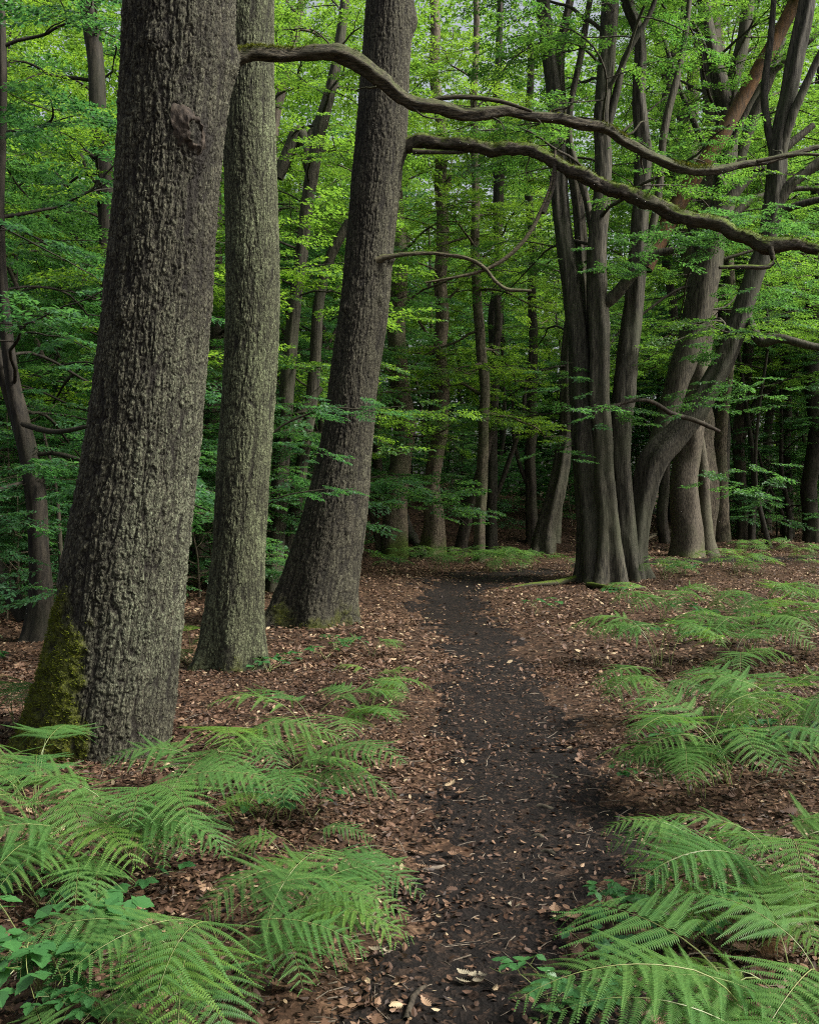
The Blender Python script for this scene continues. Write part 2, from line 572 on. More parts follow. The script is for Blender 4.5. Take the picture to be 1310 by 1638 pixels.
M['litter'] = flake_mat("dead_leaf", [(0.0, (0.012, 0.007, 0.0045)), (0.3, (0.036, 0.019, 0.011)), (0.6, (0.100, 0.055, 0.034)), (0.82, (0.18, 0.11, 0.068)), (0.93, (0.25, 0.165, 0.10)), (1.0, (0.37, 0.29, 0.18))])
M['pale_flake'] = flake_mat("pale_rotten_leaf", [(0.0, (0.13, 0.11, 0.075)), (1.0, (0.26, 0.23, 0.16))])
M['tan_flake'] = flake_mat("tan_leaf", [(0.0, (0.15, 0.09, 0.055)), (1.0, (0.24, 0.16, 0.095))])
M['moss'] = leaf_mat("moss_tuft", (0.035, 0.046, 0.006), (0.115, 0.14, 0.014), (0.07, 0.085, 0.01), (0.2, 0.22, 0.02), tf=0.25, spec=0.05, obj_var=0.15)
M['hole'] = wood_mat("rotten_wood", (0.006, 0.005, 0.004), (0.050, 0.041, 0.031), (0.020, 0.014, 0.010), sz=(30, 30, 16), bump=1.0, moss=(0.01, 0.01, 0.004))

# ------------------------------------------------------------------ the ground and the path
PATH = np.array([(0.20, -6), (0.22, 0), (0.28, 3), (0.50, 4.6), (0.66, 6), (0.80, 8.2), (0.80, 10.2), (0.66, 12.6), (0.58, 15), (0.95, 17.4), (2.0, 19.6),
                 (3.6, 21.2), (5.6, 22.4), (8.2, 23.6), (12, 25), (18, 27)], float)
PATH_S, _ = spline(np.c_[PATH, np.zeros(len(PATH))], 500)

def path_d(x, y):
    x = np.asarray(x, float)
    y = np.asarray(y, float)
    d = np.full(x.shape, 99.0)
    for p in PATH_S[::4]:
        d = np.minimum(d, np.hypot(x - p[0], y - p[1]))
    return d

def H(x, y):
    """height of the ground"""
    x = np.asarray(x, float)
    y = np.asarray(y, float)
    h = 0.10 * vnoise(x * 0.35, y * 0.35, 0, 11) * sstep(2, 9, np.abs(y) + np.abs(x))
    h = h + 0.03 * vnoise(x * 1.1, y * 1.1, 0, 12)
    h = h - 0.10 * np.exp(-(path_d(x, y) / 0.75) ** 2)
    hb = np.interp(x, [-40, -12, -6, -1, 5, 9, 14, 40], [4.5, 3.6, 3.0, 2.3, 1.5, 0.7, 0.4, 0.3])
    y0 = np.interp(x, [-40, -8, 0, 6, 12, 40], [20, 24, 27, 29, 34, 38])
    w = np.interp(x, [-40, 0, 8, 40], [12, 10, 11, 18])
    h = h + hb * sstep(0, 1, (y - y0) / w) * (1 + 0.12 * vnoise(x * 0.3, y * 0.3, 3, 15))
    h = h - 0.45 * np.exp(-((y - y0 - 0.6) / 1.4) ** 2) * np.interp(x, [-20, 2, 7], [1, 1, 0])
    h = h + 0.01 * np.maximum(y - 50, 0)
    return h

def h1(x, y):
    return float(H(np.array([x]), np.array([y]))[0])

def on_ground(px, py, lift=0.0):
    """where the sight line through a pixel first meets the ground"""
    Y = np.linspace(1.0, 75, 4000)
    d = W(px, py, 1.0) - np.array([0, 0, EYE])
    x, z = d[0] * Y, EYE + d[2] * Y
    hit = np.nonzero(z < H(x, Y) + lift)[0]
    k = hit[0] if len(hit) else len(Y) - 1
    return np.array([x[k], Y[k], h1(x[k], Y[k])])

def spacing(lo, hi, mid, fine, grow):
    a = [mid]
    s = fine
    while a[-1] < hi:
        a.append(a[-1] + s)
        s = max(fine, (a[-1] - mid) * grow)
    b = [mid]
    s = fine
    while b[-1] > lo:
        b.append(b[-1] - s)
        s = max(fine, (mid - b[-1]) * grow)
    return np.array(sorted(set(a + b)))

gx = spacing(-160, 160, 0.3, 0.05, 0.022)
gy = spacing(-30, 260, 3.2, 0.04, 0.016)
GX, GY = np.meshgrid(gx, gy)
GZ = H(GX, GY)
near = np.exp(-np.hypot(GX, GY - 3) / 12)
GZ = GZ + near * (0.018 * fbm(GX * 5, GY * 5, 0, 21, 3) + 0.012 * fbm(GX * 14, GY * 14, 0, 22, 2))
g = mesh("ground", [(np.stack([GX, GY, GZ], -1).reshape(-1, 3), grid_faces(len(gy), len(gx), False), 0, {})], [M['litter_soil']])
tag(obj("ground", g), "brown woodland floor of crumbled dead leaves", None, None, "structure")

# path: a strip that dips under the litter at both ragged edges
PS, s_ = spline(np.c_[PATH, np.zeros(len(PATH))], 900)
T2 = nrm(np.gradient(PS[:, :2], axis=0))
NR = np.c_[-T2[:, 1], T2[:, 0]]
ac = np.linspace(-1, 1, 61)
hw_ = np.interp(PS[:, 1], [-6, 3, 6, 10, 16, 19, 27], [0.95, 0.92, 0.78, 0.74, 1.0, 1.5, 1.5])
px_ = PS[:, None, 0] + NR[:, None, 0] * ac[None] * hw_[:, None]
py_ = PS[:, None, 1] + NR[:, None, 1] * ac[None] * hw_[:, None]
edge = np.abs(ac)[None] + 0.55 * fbm(px_ * 3.4, py_ * 3.4, 0, 31, 4)
nearp = np.exp(-np.hypot(px_, py_ - 3) / 12)
pz_ = H(px_, py_) + nearp * (0.018 * fbm(px_ * 5, py_ * 5, 0, 21, 3) + 0.012 * fbm(px_ * 14, py_ * 14, 0, 22, 2))
pz_ = pz_ + 0.022 - 0.06 * sstep(0.25, 1.0, edge) + nearp * 0.006 * fbm(px_ * 26, py_ * 26, 1, 33, 2)
p = mesh("path", [(np.stack([px_, py_, pz_], -1).reshape(-1, 3), grid_faces(900, 61, False), 0, {})], [M['path_soil']])
tag(obj("path", p), "dark trodden earth path winding through the leaf litter", None, None, "structure")

# ------------------------------------------------------------------ leaf litter
rng = np.random.default_rng(5)

def lobed(n=7):
    """outline of a lobed oak leaf, length 1 along x"""
    t = np.linspace(0, 1, 2 * n + 1)
    w = 0.30 * np.sin(np.pi * t ** 0.85) + 0.03
    w = w * np.where(np.arange(len(t)) % 2 == 0, 0.55, 1.12)
    w[0] = 0.02
    w[-1] = 0.05
    L = np.c_[t, w, np.zeros(len(t))]
    Rr = np.c_[t, -w, np.zeros(len(t))]
    mid = np.c_[t, np.zeros(len(t)), np.zeros(len(t))]
    V = np.vstack([L, mid, Rr])
    k = len(t)
    q = []
    for i in range(k - 1):
        q.append((i, k + i, k + i + 1, i + 1))
        q.append((k + i, 2 * k + i, 2 * k + i + 1, k + i + 1))
    return V, np.array(q)

SIMPLE_V = np.array([(0, 0, 0), (0.35, -0.26, 0), (0.75, -0.2, 0), (1, 0, 0), (0.72, 0.22, 0), (0.33, 0.25, 0)], float)
SIMPLE_F = np.array([(0, 1, 2, 3), (0, 3, 4, 5)])

def rotm(az, tilt, roll):
    ca, sa = np.cos(az), np.sin(az)
    ct, st = np.cos(tilt), np.sin(tilt)
    cr, sr = np.cos(roll), np.sin(roll)
    z = np.zeros_like(az)
    o = np.ones_like(az)
    Rz = np.stack([ca, -sa, z, sa, ca, z, z, z, o], -1).reshape(-1, 3, 3)
    Ry = np.stack([ct, z, st, z, o, z, -st, z, ct], -1).reshape(-1, 3, 3)
    Rx = np.stack([o, z, z, z, cr, -sr, z, sr, cr], -1).reshape(-1, 3, 3)
    return Rz @ Ry @ Rx

def scatter(V, Fq, P, S, az, tilt, roll, var, curl=None, m=0):
    n, k = len(P), len(V)
    T = np.repeat(V[None], n, 0).copy()
    if curl is not None:
        T[:, :, 2] += curl[:, None] * ((V[None, :, 0] - 0.5) ** 2 * 1.2 + V[None, :, 1] ** 2 * 2.0)
    T = np.einsum('nij,nkj->nki', rotm(az, tilt, roll), T * S[:, None, None])
    T = T + P[:, None]
    Fa = (Fq[None] + (np.arange(n) * k)[:, None, None]).reshape(-1, Fq.shape[1])
    return T.reshape(-1, 3), Fa, m, {"var": np.repeat(var, k)}

def strew(n, ylo, yhi, size, wide, keep_path, lift=0.012, power=1.0):
    y = ylo + (yhi - ylo) * rng.random(n) ** power
    x = (rng.random(n) * 2 - 1) * (0.44 * y + wide)
    d = path_d(x, y)
    pk = keep_path + (1 - keep_path) * sstep(0.22, 0.85, d + 0.25 * vnoise(x * 2.2, y * 2.2, 0, 61))
    pk = pk * (0.55 + 0.45 * sstep(-0.35, 0.3, fbm(x * 1.3, y * 1.3, 0, 62, 3)))
    ok = rng.random(n) < pk
    x, y = x[ok], y[ok]
    n = len(x)
    z = H(x, y) + np.exp(-np.hypot(x, y - 3) / 12) * (0.018 * fbm(x * 5, y * 5, 0, 21, 3) + 0.012 * fbm(x * 14, y * 14, 0, 22, 2)) + lift * (0.4 + rng.random(n)) + np.where(path_d(x, y) < 0.5, 0.018, 0)
    s = size * (0.55 + 0.9 * rng.random(n) ** 1.5)
    return np.c_[x, y, z], s, n

parts = []
P, S, n = strew(230000, 1.6, 9.5, 0.030, 2.4, 0.14)
parts.append(scatter(SIMPLE_V, SIMPLE_F, P, S, rng.random(n) * 6.283, rng.normal(0, .34, n), rng.normal(0, .4, n), np.clip(rng.normal(.46, .24, n), 0, 1), rng.normal(0.15, .5, n)))
LV, LF = lobed()
P, S, n = strew(4200, 1.8, 9.0, 0.062, 2.2, 0.06, 0.02)
parts.append(scatter(LV, LF, P, S, rng.random(n) * 6.283, rng.normal(0, .22, n), rng.normal(0, .3, n), np.clip(rng.normal(.55, .2, n), 0, 1), rng.normal(0.2, .5, n)))
P, S, n = strew(150000, 8.5, 27, 0.053, 3.0, 0.06)
parts.append(scatter(SIMPLE_V, SIMPLE_F, P, S, rng.random(n) * 6.283, rng.normal(0, .3, n), rng.normal(0, .35, n), np.clip(rng.normal(.55, .24, n), 0, 1), rng.normal(0.15, .5, n)))
P, S, n = strew(60000, 26, 48, 0.10, 2, 0.4)
parts.append(scatter(SIMPLE_V, SIMPLE_F, P, S, rng.random(n) * 6.283, rng.normal(0, .3, n), rng.normal(0, .3, n), np.clip(rng.normal(.74, .18, n), 0, 1), rng.normal(0.1, .5, n)))
tag(obj("leaf_litter", mesh("leaf_litter", parts, [M['litter']], False)), "fallen brown leaves strewn over the woodland floor", "leaf litter", None, "stuff")

# crumbs of twig on the ground
parts = []
n = 2600
y = 2.2 + 9 * rng.random(n) ** 1.4
x = (rng.random(n) * 2 - 1) * (0.44 * y + 0.4)
z = H(x, y) + 0.022
for i in range(n):
    a = rng.random() * 6.283
    L = 0.03 + 0.11 * rng.random() ** 2
    r = 0.0012 + 0.002 * rng.random()
    d = np.array([math.cos(a), math.sin(a), rng.normal(0, 0.12)]) * L / 2
    c = np.array([x[i], y[i], z[i]])
    V, Fq = tube(np.array([[*(c - d), r], [*(c + [rng.normal(0, .006), rng.normal(0, .006), 0.003]), r], [*(c + d), r * .7]]), n=3, cap=False)
    parts.append((V, Fq, 0, {}))
tag(obj("twig_litter", mesh("twig_litter", parts, [M['grey_twig']])), "thin broken twigs scattered on the path and litter", "twigs", None, "stuff")

# ------------------------------------------------------------------ hero trunks with modelled bark
def px_path(rows, Y, Yend=None):
    """rows of (px, py, half width px) at distance Y -> (K,4)"""
    out = []
    for i, (a, b, hw) in enumerate(rows):
        yy = Y if Yend is None else Y + (Yend - Y) * i / (len(rows) - 1)
        out.append([*W(a, b, yy), hw / F * yy])
    return np.array(out)

def bark_trunk(name, path, nu, nv, mat, seed, cw=0.031, ch=0.13, depth=0.018, lobes=((5, 0.10, 0.3),), flare_h=0.6, bumps=(), moss_fn=None, lich_lit_fn=None, parent=None, stain_fn=None):
    Q, s = spline(path, nv)
    C, R = Q[:, :3], Q[:, 3]
    T, e1, e2 = frames(C)
    th = np.arange(nu) * 2 * math.pi / nu
    TH, SS = np.meshgrid(th, s)
    RR = np.repeat(R[:, None], nu, 1)
    z0 = C[0, 2] + 0.15
    low = np.exp(-np.maximum(C[:, 2] - z0, 0)[:, None] / flare_h)
    base = RR.copy()
    for k, a, ph in lobes:
        base = base * (1 + a * low * np.cos(k * TH + ph + 0.6 * np.sin(SS * 2)))
    base = base * (1 + 0.025 * vnoise(np.cos(TH) * 1.5, np.sin(TH) * 1.5, SS * 1.2, seed + 5) + 0.012 * vnoise(np.cos(TH) * 4, np.sin(TH) * 4, SS * 3, seed + 6))
    bumpm = np.zeros_like(base)
    for (bt, bs, bw, bh, ba) in bumps:
        dt = np.angle(np.exp(1j * (TH - bt))) * RR
        gss = np.exp(-(dt / bw) ** 2 - ((SS - bs) / bh) ** 2)
        bumpm = bumpm + gss
        base = base + ba * gss
    rm = float(np.median(R))
    ncell = max(6, int(round(2 * math.pi * rm / cw)))
    cx, sx = np.cos(TH) * rm, np.sin(TH) * rm
    wx = fbm(cx / (cw * 1.6), sx / (cw * 1.6), SS / (cw * 2.6), seed + 1, 3)
    wy = fbm(cx / (cw * 1.4), sx / (cw * 1.4), SS / (cw * 1.8), seed + 2, 3)
    tw = vnoise(np.cos(TH) * 1.2, np.sin(TH) * 1.2, SS * 0.8, seed + 3)
    # long ridges split by wavy furrows
    def furrow(k, asp, w, sd):
        n = vnoise(cx / k + 0.55 * wx, sx / k + 0.55 * wx, SS / (k * asp) + 0.5 * wy + 2.0 * bumpm, sd)
        return np.clip(np.abs(n) / w, 0, 1)
    fur = np.minimum(furrow(cw * 1.05, 7.5, 0.24, seed + 4), 0.12 + 0.88 * furrow(cw * 0.62, 6.0, 0.18, seed + 14))
    # the ridges broken across into plates
    u = TH / (2 * math.pi) * ncell + 0.9 * wx + 1.1 * tw + 0.8 * bumpm
    v = SS / ch + 0.8 * wy + 1.4 * bumpm
    f1, f2, pid = worley(u, v, ncell, seed, 0.95)
    c1 = np.clip((f2 - f1) / 0.22, 0, 1)
    g1, g2, pid2 = worley(u * 2 + 0.5 * wx, v * 2.4 + 0.5 + 0.6 * wy, ncell * 2, seed + 9, 0.95)
    c2 = np.clip((g2 - g1) / 0.30, 0, 1)
    prof = np.minimum(fur ** 0.8, 0.42 + 0.58 * c1 ** 0.7) * (0.74 + 0.26 * c2 ** 0.7)
    fine = fbm(cx / 0.010, sx / 0.010, SS / 0.022, seed + 7, 3)
    flake = np.abs(vnoise(cx / 0.022 + wx, sx / 0.022, SS / 0.05, seed + 17))
    prof = np.clip(prof * (0.80 + 0.5 * flake) + 0.10 * fine, 0, 1.15)
    moss = np.zeros_like(base)
    X = C[:, None] + base[..., None] * (np.cos(TH)[..., None] * e1[:, None] + np.sin(TH)[..., None] * e2[:, None])
    if moss_fn is not None:
        moss = np.clip(moss_fn(TH, X) + 0.0, 0, 1)
    lich_lit = lich_lit_fn(TH, X) if lich_lit_fn is not None else np.zeros_like(base)
    lump = fbm(X[..., 0] / 0.05, X[..., 1] / 0.05, X[..., 2] / 0.05, seed + 8, 3)
    d = depth * (prof - 0.75) + depth * 0.30 * (pid - 0.5) * c1 + depth * 0.28 * (pid2 - 0.5) * c2 + depth * 0.30 * fine * prof
    moss = moss * sstep(-0.40, 0.15, lump + 0.5 * (prof - 0.5) + 0.9 * (moss - 0.6))
    d = d * (1 - 0.25 * moss) + moss * (0.010 + 0.030 * lump)
    rr = base + d + bumpm * 0.012 * lump
    V = C[:, None] + rr[..., None] * (np.cos(TH)[..., None] * e1[:, None] + np.sin(TH)[..., None] * e2[:, None])
    at = {"cav": np.clip(prof * 1.1 - 0.05, 0, 1).ravel(), "pid": (0.6 * pid + 0.4 * pid2).ravel(), "moss": moss.ravel(), "lich_lit": np.clip(lich_lit, 0, 1).ravel(),
          "stain": (np.clip(stain_fn(TH, SS, RR, fine), 0, 1) if stain_fn is not None else np.zeros_like(base)).ravel()}
    me = mesh(name, [(V.reshape(-1, 3), grid_faces(nv, nu, True), 0, at)], [mat])
    o = obj(name, me, parent)
    return o, V, moss, (C, R, e1, e2, s)

def moss_tufts(V, moss, seed, dens, size, parent, max_n=9000):
    """small upright moss leaves standing on the mossy part of a trunk"""
    r = np.random.default_rng(seed)
    flat = V.reshape(-1, 3)
    w = moss.ravel() ** 2
    n = int(min(max_n, w.sum() * dens))
    if n < 20:
        return
    idx = r.choice(len(flat), n, p=w / w.sum())
    P = flat[idx] + r.normal(0, 0.003, (n, 3))
    cen = V.mean(1)
    row = idx // V.shape[1]
    nor = nrm(flat[idx] - cen[row])
    az = np.arctan2(nor[:, 1], nor[:, 0]) + r.normal(0, 0.7, n)
    tilt = -r.random(n) * 1.1 + 0.2
    tv = np.array([(0, -0.22, 0), (1, 0, 0.1), (0, 0.22, 0), (0.45, 0, 0.25)], float)
    tf = np.array([(0, 1, 3), (3, 1, 2)])
    part = scatter(tv, tf, P, size * (0.5 + r.random(n)), az, tilt, r.normal(0, 0.5, n), r.random(n))
    o = obj("moss", mesh("moss", [part], [M['moss']], False), parent)
    o["kind"] = "stuff"

def tree_root(path, name, label, cat="tree", group=None):
    b = path[0]
    t = thing(name, (b[0], b[1], h1(b[0], b[1])), label, cat, group)
    return t

def attach(o, t):
    """parent a mesh built in world coordinates to thing t, keeping its place"""
    o.parent = t
    o.location = tuple(-c for c in t.location)
    return o

# --- oak 1: the big trunk at the left
p1 = px_path([(139, 1275, 132), (155, 1205, 119), (175, 1100, 109), (192, 1000, 100), (202, 900, 97), (231, 700, 88), (252, 500, 84), (268, 300, 81), (283, 100, 86), (288, 0, 87), (297, -200, 86), (302, -420, 84), (300, -640, 80)], 6.25)
oak1 = tree_root(p1, "oak_tree", "thickest oak trunk with deeply furrowed bark, a rotten knot hole and a mossy foot")
def moss1(TH, X):
    z = X[..., 2]
    side = 0.5 - 0.5 * np.cos(TH)                       # the left side
    front = 0.5 - 0.5 * np.sin(TH)
    k = np.clip(side * 0.9 + 0.25 * front * side + 0.09, 0, 1)
    top = 0.22 + 0.95 * sstep(0.45, 1.0, k)
    nz = fbm(X[..., 0] * 7, X[..., 1] * 7, X[..., 2] * 6, 71, 3)
    return sstep(0.05, 0.35, (top - z) + 0.45 * nz - 0.9 * sstep(0.62, 0.40, k)) * sstep(0.34, 0.55, k + 0.12 * nz)
def lich_lit1(TH, X):  # pale right side: lichen, strengthened to carry the light falling there
    side = 0.5 + 0.5 * np.cos(TH + 0.35)
    return sstep(0.55, 0.95, side) * sstep(3.1, 1.4, X[..., 2]) * sstep(0.2, 0.9, X[..., 2]) * (0.75 + 0.5 * vnoise(X[..., 0] * 4, X[..., 1] * 4, X[..., 2] * 2, 72))
def s_at(path, py):
    Q, s = spline(path, 600)
    target = W(655, py, path[0][1])[2]
    return float(s[np.argmin(np.abs(Q[:, 2] - target))])
s_kn = s_at(p1, 238)
def stain1(TH, SS, RR, fine):
    """dark wet streak that runs down from the rotten knot"""
    dt = np.angle(np.exp(1j * (TH + 0.80))) * RR + 0.03 * vnoise(SS * 5, 0, 0, 73)
    ds = SS - s_kn
    run = np.exp(-(dt / 0.05) ** 2) * sstep(0.1, -0.1, ds) * sstep(-0.95, -0.25, ds)
    ring_ = np.exp(-(dt / 0.13) ** 2 - (ds / 0.13) ** 2)
    return 0.9 * ring_ + 0.85 * run + 0.15 * fine * (ring_ + run)
o, V1, mo1, fr1 = bark_trunk("trunk", p1, 420, 1250, M['oak_bark'], 3, lobes=((3, 0.05, 2.2), (7, 0.03, 1.0)), flare_h=0.5,
    bumps=((-0.92, s_kn, 0.10, 0.16, 0.035), (-1.9, s_at(p1, 515), 0.07, 0.10, 0.02), (-1.75, s_at(p1, 98), 0.07, 0.07, 0.02), (0.0, s_at(p1, 95), 0.12, 0.14, 0.05), (-0.35, s_at(p1, 620), 0.05, 0.3, 0.006)), moss_fn=moss1, lich_lit_fn=lich_lit1, stain_fn=stain1)
attach(o, oak1)
moss_t = len(bpy.data.objects)
mt = obj("moss_holder_tmp", None)
moss_tufts(V1, mo1, 1, 0.35, 0.016, None, 14000)
bpy.data.objects.remove(mt)
for q in [q for q in bpy.data.objects if q.name.startswith("moss") and q.parent is None]:
    attach(q, oak1)

# knot hole on oak 1: swollen lip round a dark hollow
def knot(center, axis, r, depth, seed):
    axis = nrm(np.array(axis, float))
    up = np.array([0, 0, 1.0])
    a = nrm(np.cross(up, axis))
    b = np.cross(axis, a)
    prof = [(2.0, -0.8), (1.6, -0.35), (1.25, 0.05), (1.0, 0.30), (0.86, 0.34), (0.70, 0.08), (0.60, -0.6), (0.42, -1.2), (0.05, -1.4)]
    PR, _ = spline(np.c_[np.array(prof), np.zeros(len(prof))], 40)
    n = 48
    th = np.arange(n) * 2 * math.pi / n
    rad, hgt = PR[:, 0][:, None], PR[:, 1][:, None]
    wob = 1 + 0.26 * vnoise(np.cos(th)[None] * 1.6, np.sin(th)[None] * 1.6, rad * 0.8, seed) + 0.14 * vnoise(np.cos(th)[None] * 6, np.sin(th)[None] * 6, rad * 3, seed + 1)
    hh = hgt * (1 + 0.35 * vnoise(np.cos(th)[None] * 1.2, np.sin(th)[None] * 1.2, 0, seed + 2)) + 0.16 * vnoise(np.cos(th)[None] * 5, np.sin(th)[None] * 5, rad * 4, seed + 3)
    V = center + r * (rad * wob)[..., None] * (np.cos(th)[None, :, None] * a * 0.85 + np.sin(th)[None, :, None] * b * 1.2) + (r * hh)[..., None] * axis
    return mesh("knot", [(V.reshape(-1, 3), grid_faces(40, n, True), 0, {})], [M['hole']])
i_k = int(np.argmin(np.abs(fr1[4] - s_kn)))
ck, rk = fr1[0][i_k], fr1[1][i_k]
ax = np.array([math.cos(-0.92), math.sin(-0.92), 0.0])
attach(obj("knot", knot(ck + ax * (rk + 0.02), np.array([math.cos(-0.75), math.sin(-0.75), -0.05]), 0.078, 0.1, 5)), oak1)

def limb_path(p, d, L, r0, rr, n=7, lift=0.0, wob=0.22):
    pts = [np.r_[p, r0]]
    d = nrm(np.array(d, float))
    for i in range(n):
        d = nrm(d + rr.normal(0, wob, 3) * [1, 1, 0.7] + [0, 0, lift])
        p = p + d * L / n
        pts.append(np.r_[p, r0 * (1 - 0.8 * (i + 1) / n) + 0.003])
    return np.array(pts)

def branch(name, rows, Y, Yend, mat, parent, n=14, rows_n=160, seed=0, bump=0.12, twigs=(), moss=0.0, n_tw=0):
    P = px_path(rows, Y, Yend)
    Q, s = spline(P, rows_n)
    C, R = Q[:, :3], Q[:, 3]
    C = C + 0.3 * R[:, None] * np.stack([vnoise(s * 5, 0, 0, seed), vnoise(s * 5, 1, 0, seed + 1), vnoise(s * 6, 2, 0, seed + 2)], 1)
    T, e1, e2 = frames(C)
    th = np.arange(n) * 2 * math.pi / n
    rr = 0.88 * R[:, None] * (1 + bump * 1.1 * vnoise(np.cos(th)[None] * 1.8, np.sin(th)[None] * 1.8, s[:, None] * 7, seed + 3) + 0.16 * vnoise(np.cos(th)[None] * 3, np.sin(th)[None] * 3, s[:, None] * 22, seed + 4)
                      + 0.12 * np.cos(5 * th[None] + s[:, None] * 3))
    V = C[:, None] + rr[..., None] * (np.cos(th)[None, :, None] * e1[:, None] + np.sin(th)[None, :, None] * e2[:, None])
    parts = [(V.reshape(-1, 3), grid_faces(len(C), n, True), 0, {})]
    r = np.random.default_rng(seed + 40)
    for tr, y in twigs:
        parts += tube_parts(px_path(tr, y), n=5, rows=14)
    for q in range(n_tw):
        i = int(r.integers(len(C) // 6, len(C) - 8))
        d = nrm(T[i] * (0.6 + 0.5 * r.random()) + np.array([0, r.normal(0, 0.6), r.choice([-0.8, 0.9])]))
        L = 0.10 + 0.45 * r.random() ** 2
        lp = limb_path(C[i], d, L, min(R[i] * 0.35, 0.009), r, 6, wob=0.35)
        lp[:, 3] = np.maximum(lp[:, 3] - 0.002, 0.0012)
        parts += tube_parts(lp, n=5, rows=12)
    o = attach(obj(name, mesh(name, parts, [mat])), parent)
    if moss:
        up = (nrm(V - C[:, None]))[..., 2]
        mk = sstep(-0.1, 0.5, up) * sstep(moss - 0.3, moss, fbm(V[..., 0] * 3, V[..., 1] * 3, V[..., 2] * 3, seed + 9, 3) + 0.35)
        before = set(bpy.data.objects)
        moss_tufts(V, mk, seed + 3, 6.0, 0.016, None, 6000)
        for q in set(bpy.data.objects) - before:
            attach(q, parent)
            q.parent = o
            q.location = (0, 0, 0)
    return o

branch("branch", [(330, 100, 22), (352, 97, 20), (375, 92, 14), (420, 88, 12), (500, 87, 12), (550, 93, 15), (600, 122, 14), (640, 155, 12), (700, 172, 11), (750, 182, 11), (800, 178, 10), (880, 190, 9), (960, 205, 9), (1000, 226, 8.5), (1040, 250, 8), (1090, 271, 9), (1130, 274, 8), (1180, 264, 6.5), (1250, 252, 5), (1330, 228, 4), (1420, 205, 2.5)],
       6.25, 7.4, M['dead_branch'], oak1, n=18, rows_n=320, seed=8, moss=0.6, n_tw=12, twigs=[([(1210, 258, 3.5), (1262, 248, 3), (1300, 247, 2.5), (1350, 252, 2)], 7.1), ([(700, 170, 5), (690, 160, 4), (740, 155, 4), (800, 162, 3.5), (850, 178, 2.5)], 6.72)])

# --- oak 2: slim pale green trunk
p2 = px_path([(372, 1110, 72), (372, 1085, 60), (374, 1040, 53), (376, 980, 47), (382, 890, 42), (388, 780, 42), (394, 690, 42), (400, 600, 42), (404, 500, 42), (404, 400, 42), (400, 250, 41), (398, 150, 40), (398, 0, 40), (400, -200, 39), (404, -420, 37)], 8.75)
oak2 = tree_root(p2, "oak_tree", "slim straight oak with pale green lichen bark just right of the thickest trunk")
def moss2(TH, X):
    nz = fbm(X[..., 0] * 6, X[..., 1] * 6, X[..., 2] * 5, 81, 3)
    return sstep(0.05, 0.4, 0.34 - X[..., 2] + 0.3 * nz)
o, V2, mo2, fr2 = bark_trunk("trunk", p2, 260, 1000, M['oak_bark_green'], 13, cw=0.028, ch=0.14, depth=0.012, lobes=((5, 0.22, 0.8), (3, 0.08, 2.0)), flare_h=0.30, moss_fn=moss2, lich_lit_fn=lambda TH, X: 0.35 + 0.35 * vnoise(X[..., 0] * 2, X[..., 1] * 2, X[..., 2] * 1.5, 82),
    bumps=((-1.6, s_at(p2, 520), 0.05, 0.05, 0.012), (-1.8, s_at(p2, 840), 0.05, 0.05, 0.008)))
attach(o, oak2)
moss_tufts(V2, mo2, 2, 0.5, 0.014, None, 5000)
for q in [q for q in bpy.data.objects if q.name.startswith("moss") and q.parent is None]:
    attach(q, oak2)

# --- oak 3: leaning trunk that carries the mossy branch
p3 = px_path([(494, 1032, 84), (498, 1010, 74), (506, 960, 64), (519, 900, 58), (540, 800, 49), (556, 700, 41), (567, 600, 39), (581, 500, 39), (591, 400, 38), (601, 300, 39), (611, 200, 40), (617, 100, 38), (624, 0, 38), (636, -180, 37), (648, -400, 34)], 11.9)
oak3 = tree_root(p3, "oak_tree", "brown oak leaning right that carries the long moss covered branch")
def moss3(TH, X):
    nz = fbm(X[..., 0] * 4, X[..., 1] * 4, X[..., 2] * 4, 91, 3)
    return sstep(0.05, 0.5, 0.42 - X[..., 2] + 0.42 * nz) * 0.9
o, V3, mo3, fr3 = bark_trunk("trunk", p3, 280, 900, M['oak_bark_dark'], 23, cw=0.036, ch=0.17, depth=0.016, lobes=((5, 0.20, 0.2), (7, 0.06, 0)), flare_h=0.5, moss_fn=moss3,
    lich_lit_fn=lambda TH, X: 0.5 * sstep(0.3, 0.95, 0.5 + 0.5 * np.cos(TH)),  # right side paler: light from the right put into the bark colour
    bumps=((0.25, s_at(p3, 30), 0.16, 0.14, 0.07), (-0.1, s_at(p3, 232), 0.1, 0.12, 0.05), (-0.5, s_at(p3, 412), 0.11, 0.06, 0.06), (-1.0, s_at(p3, 840), 0.05, 0.05, 0.03), (-0.8, s_at(p3, 480), 0.05, 0.05, 0.03), (-2.3, s_at(p3, 500), 0.05, 0.05, 0.03)))
attach(o, oak3)
moss_tufts(V3, mo3, 3, 0.3, 0.02, None, 5000)
for q in [q for q in bpy.data.objects if q.name.startswith("moss") and q.parent is None]:
    attach(q, oak3)
branch("branch", [(630, 232, 17), (655, 228, 14), (700, 226, 11), (750, 232, 11), (800, 240, 11), (850, 238, 11), (890, 260, 11), (930, 283, 12), (980, 300, 12), (1040, 322, 13), (1090, 345, 13), (1150, 362, 12), (1200, 382, 12), (1235, 393, 14), (1270, 388, 10), (1320, 402, 9), (1420, 415, 6)],
       11.9, 10.9, M['mossy_branch'], oak3, n=16, rows_n=260, seed=18, moss=0.2, n_tw=12, twigs=[([(660, 242, 5), (700, 243, 4), (740, 243, 3), (775, 236, 2)], 11.75), ([(1232, 395, 5), (1233, 425, 4), (1190, 427, 4), (1150, 428, 3)], 11.0), ([(888, 258, 4), (884, 300, 3), (868, 340, 5)], 11.5)])
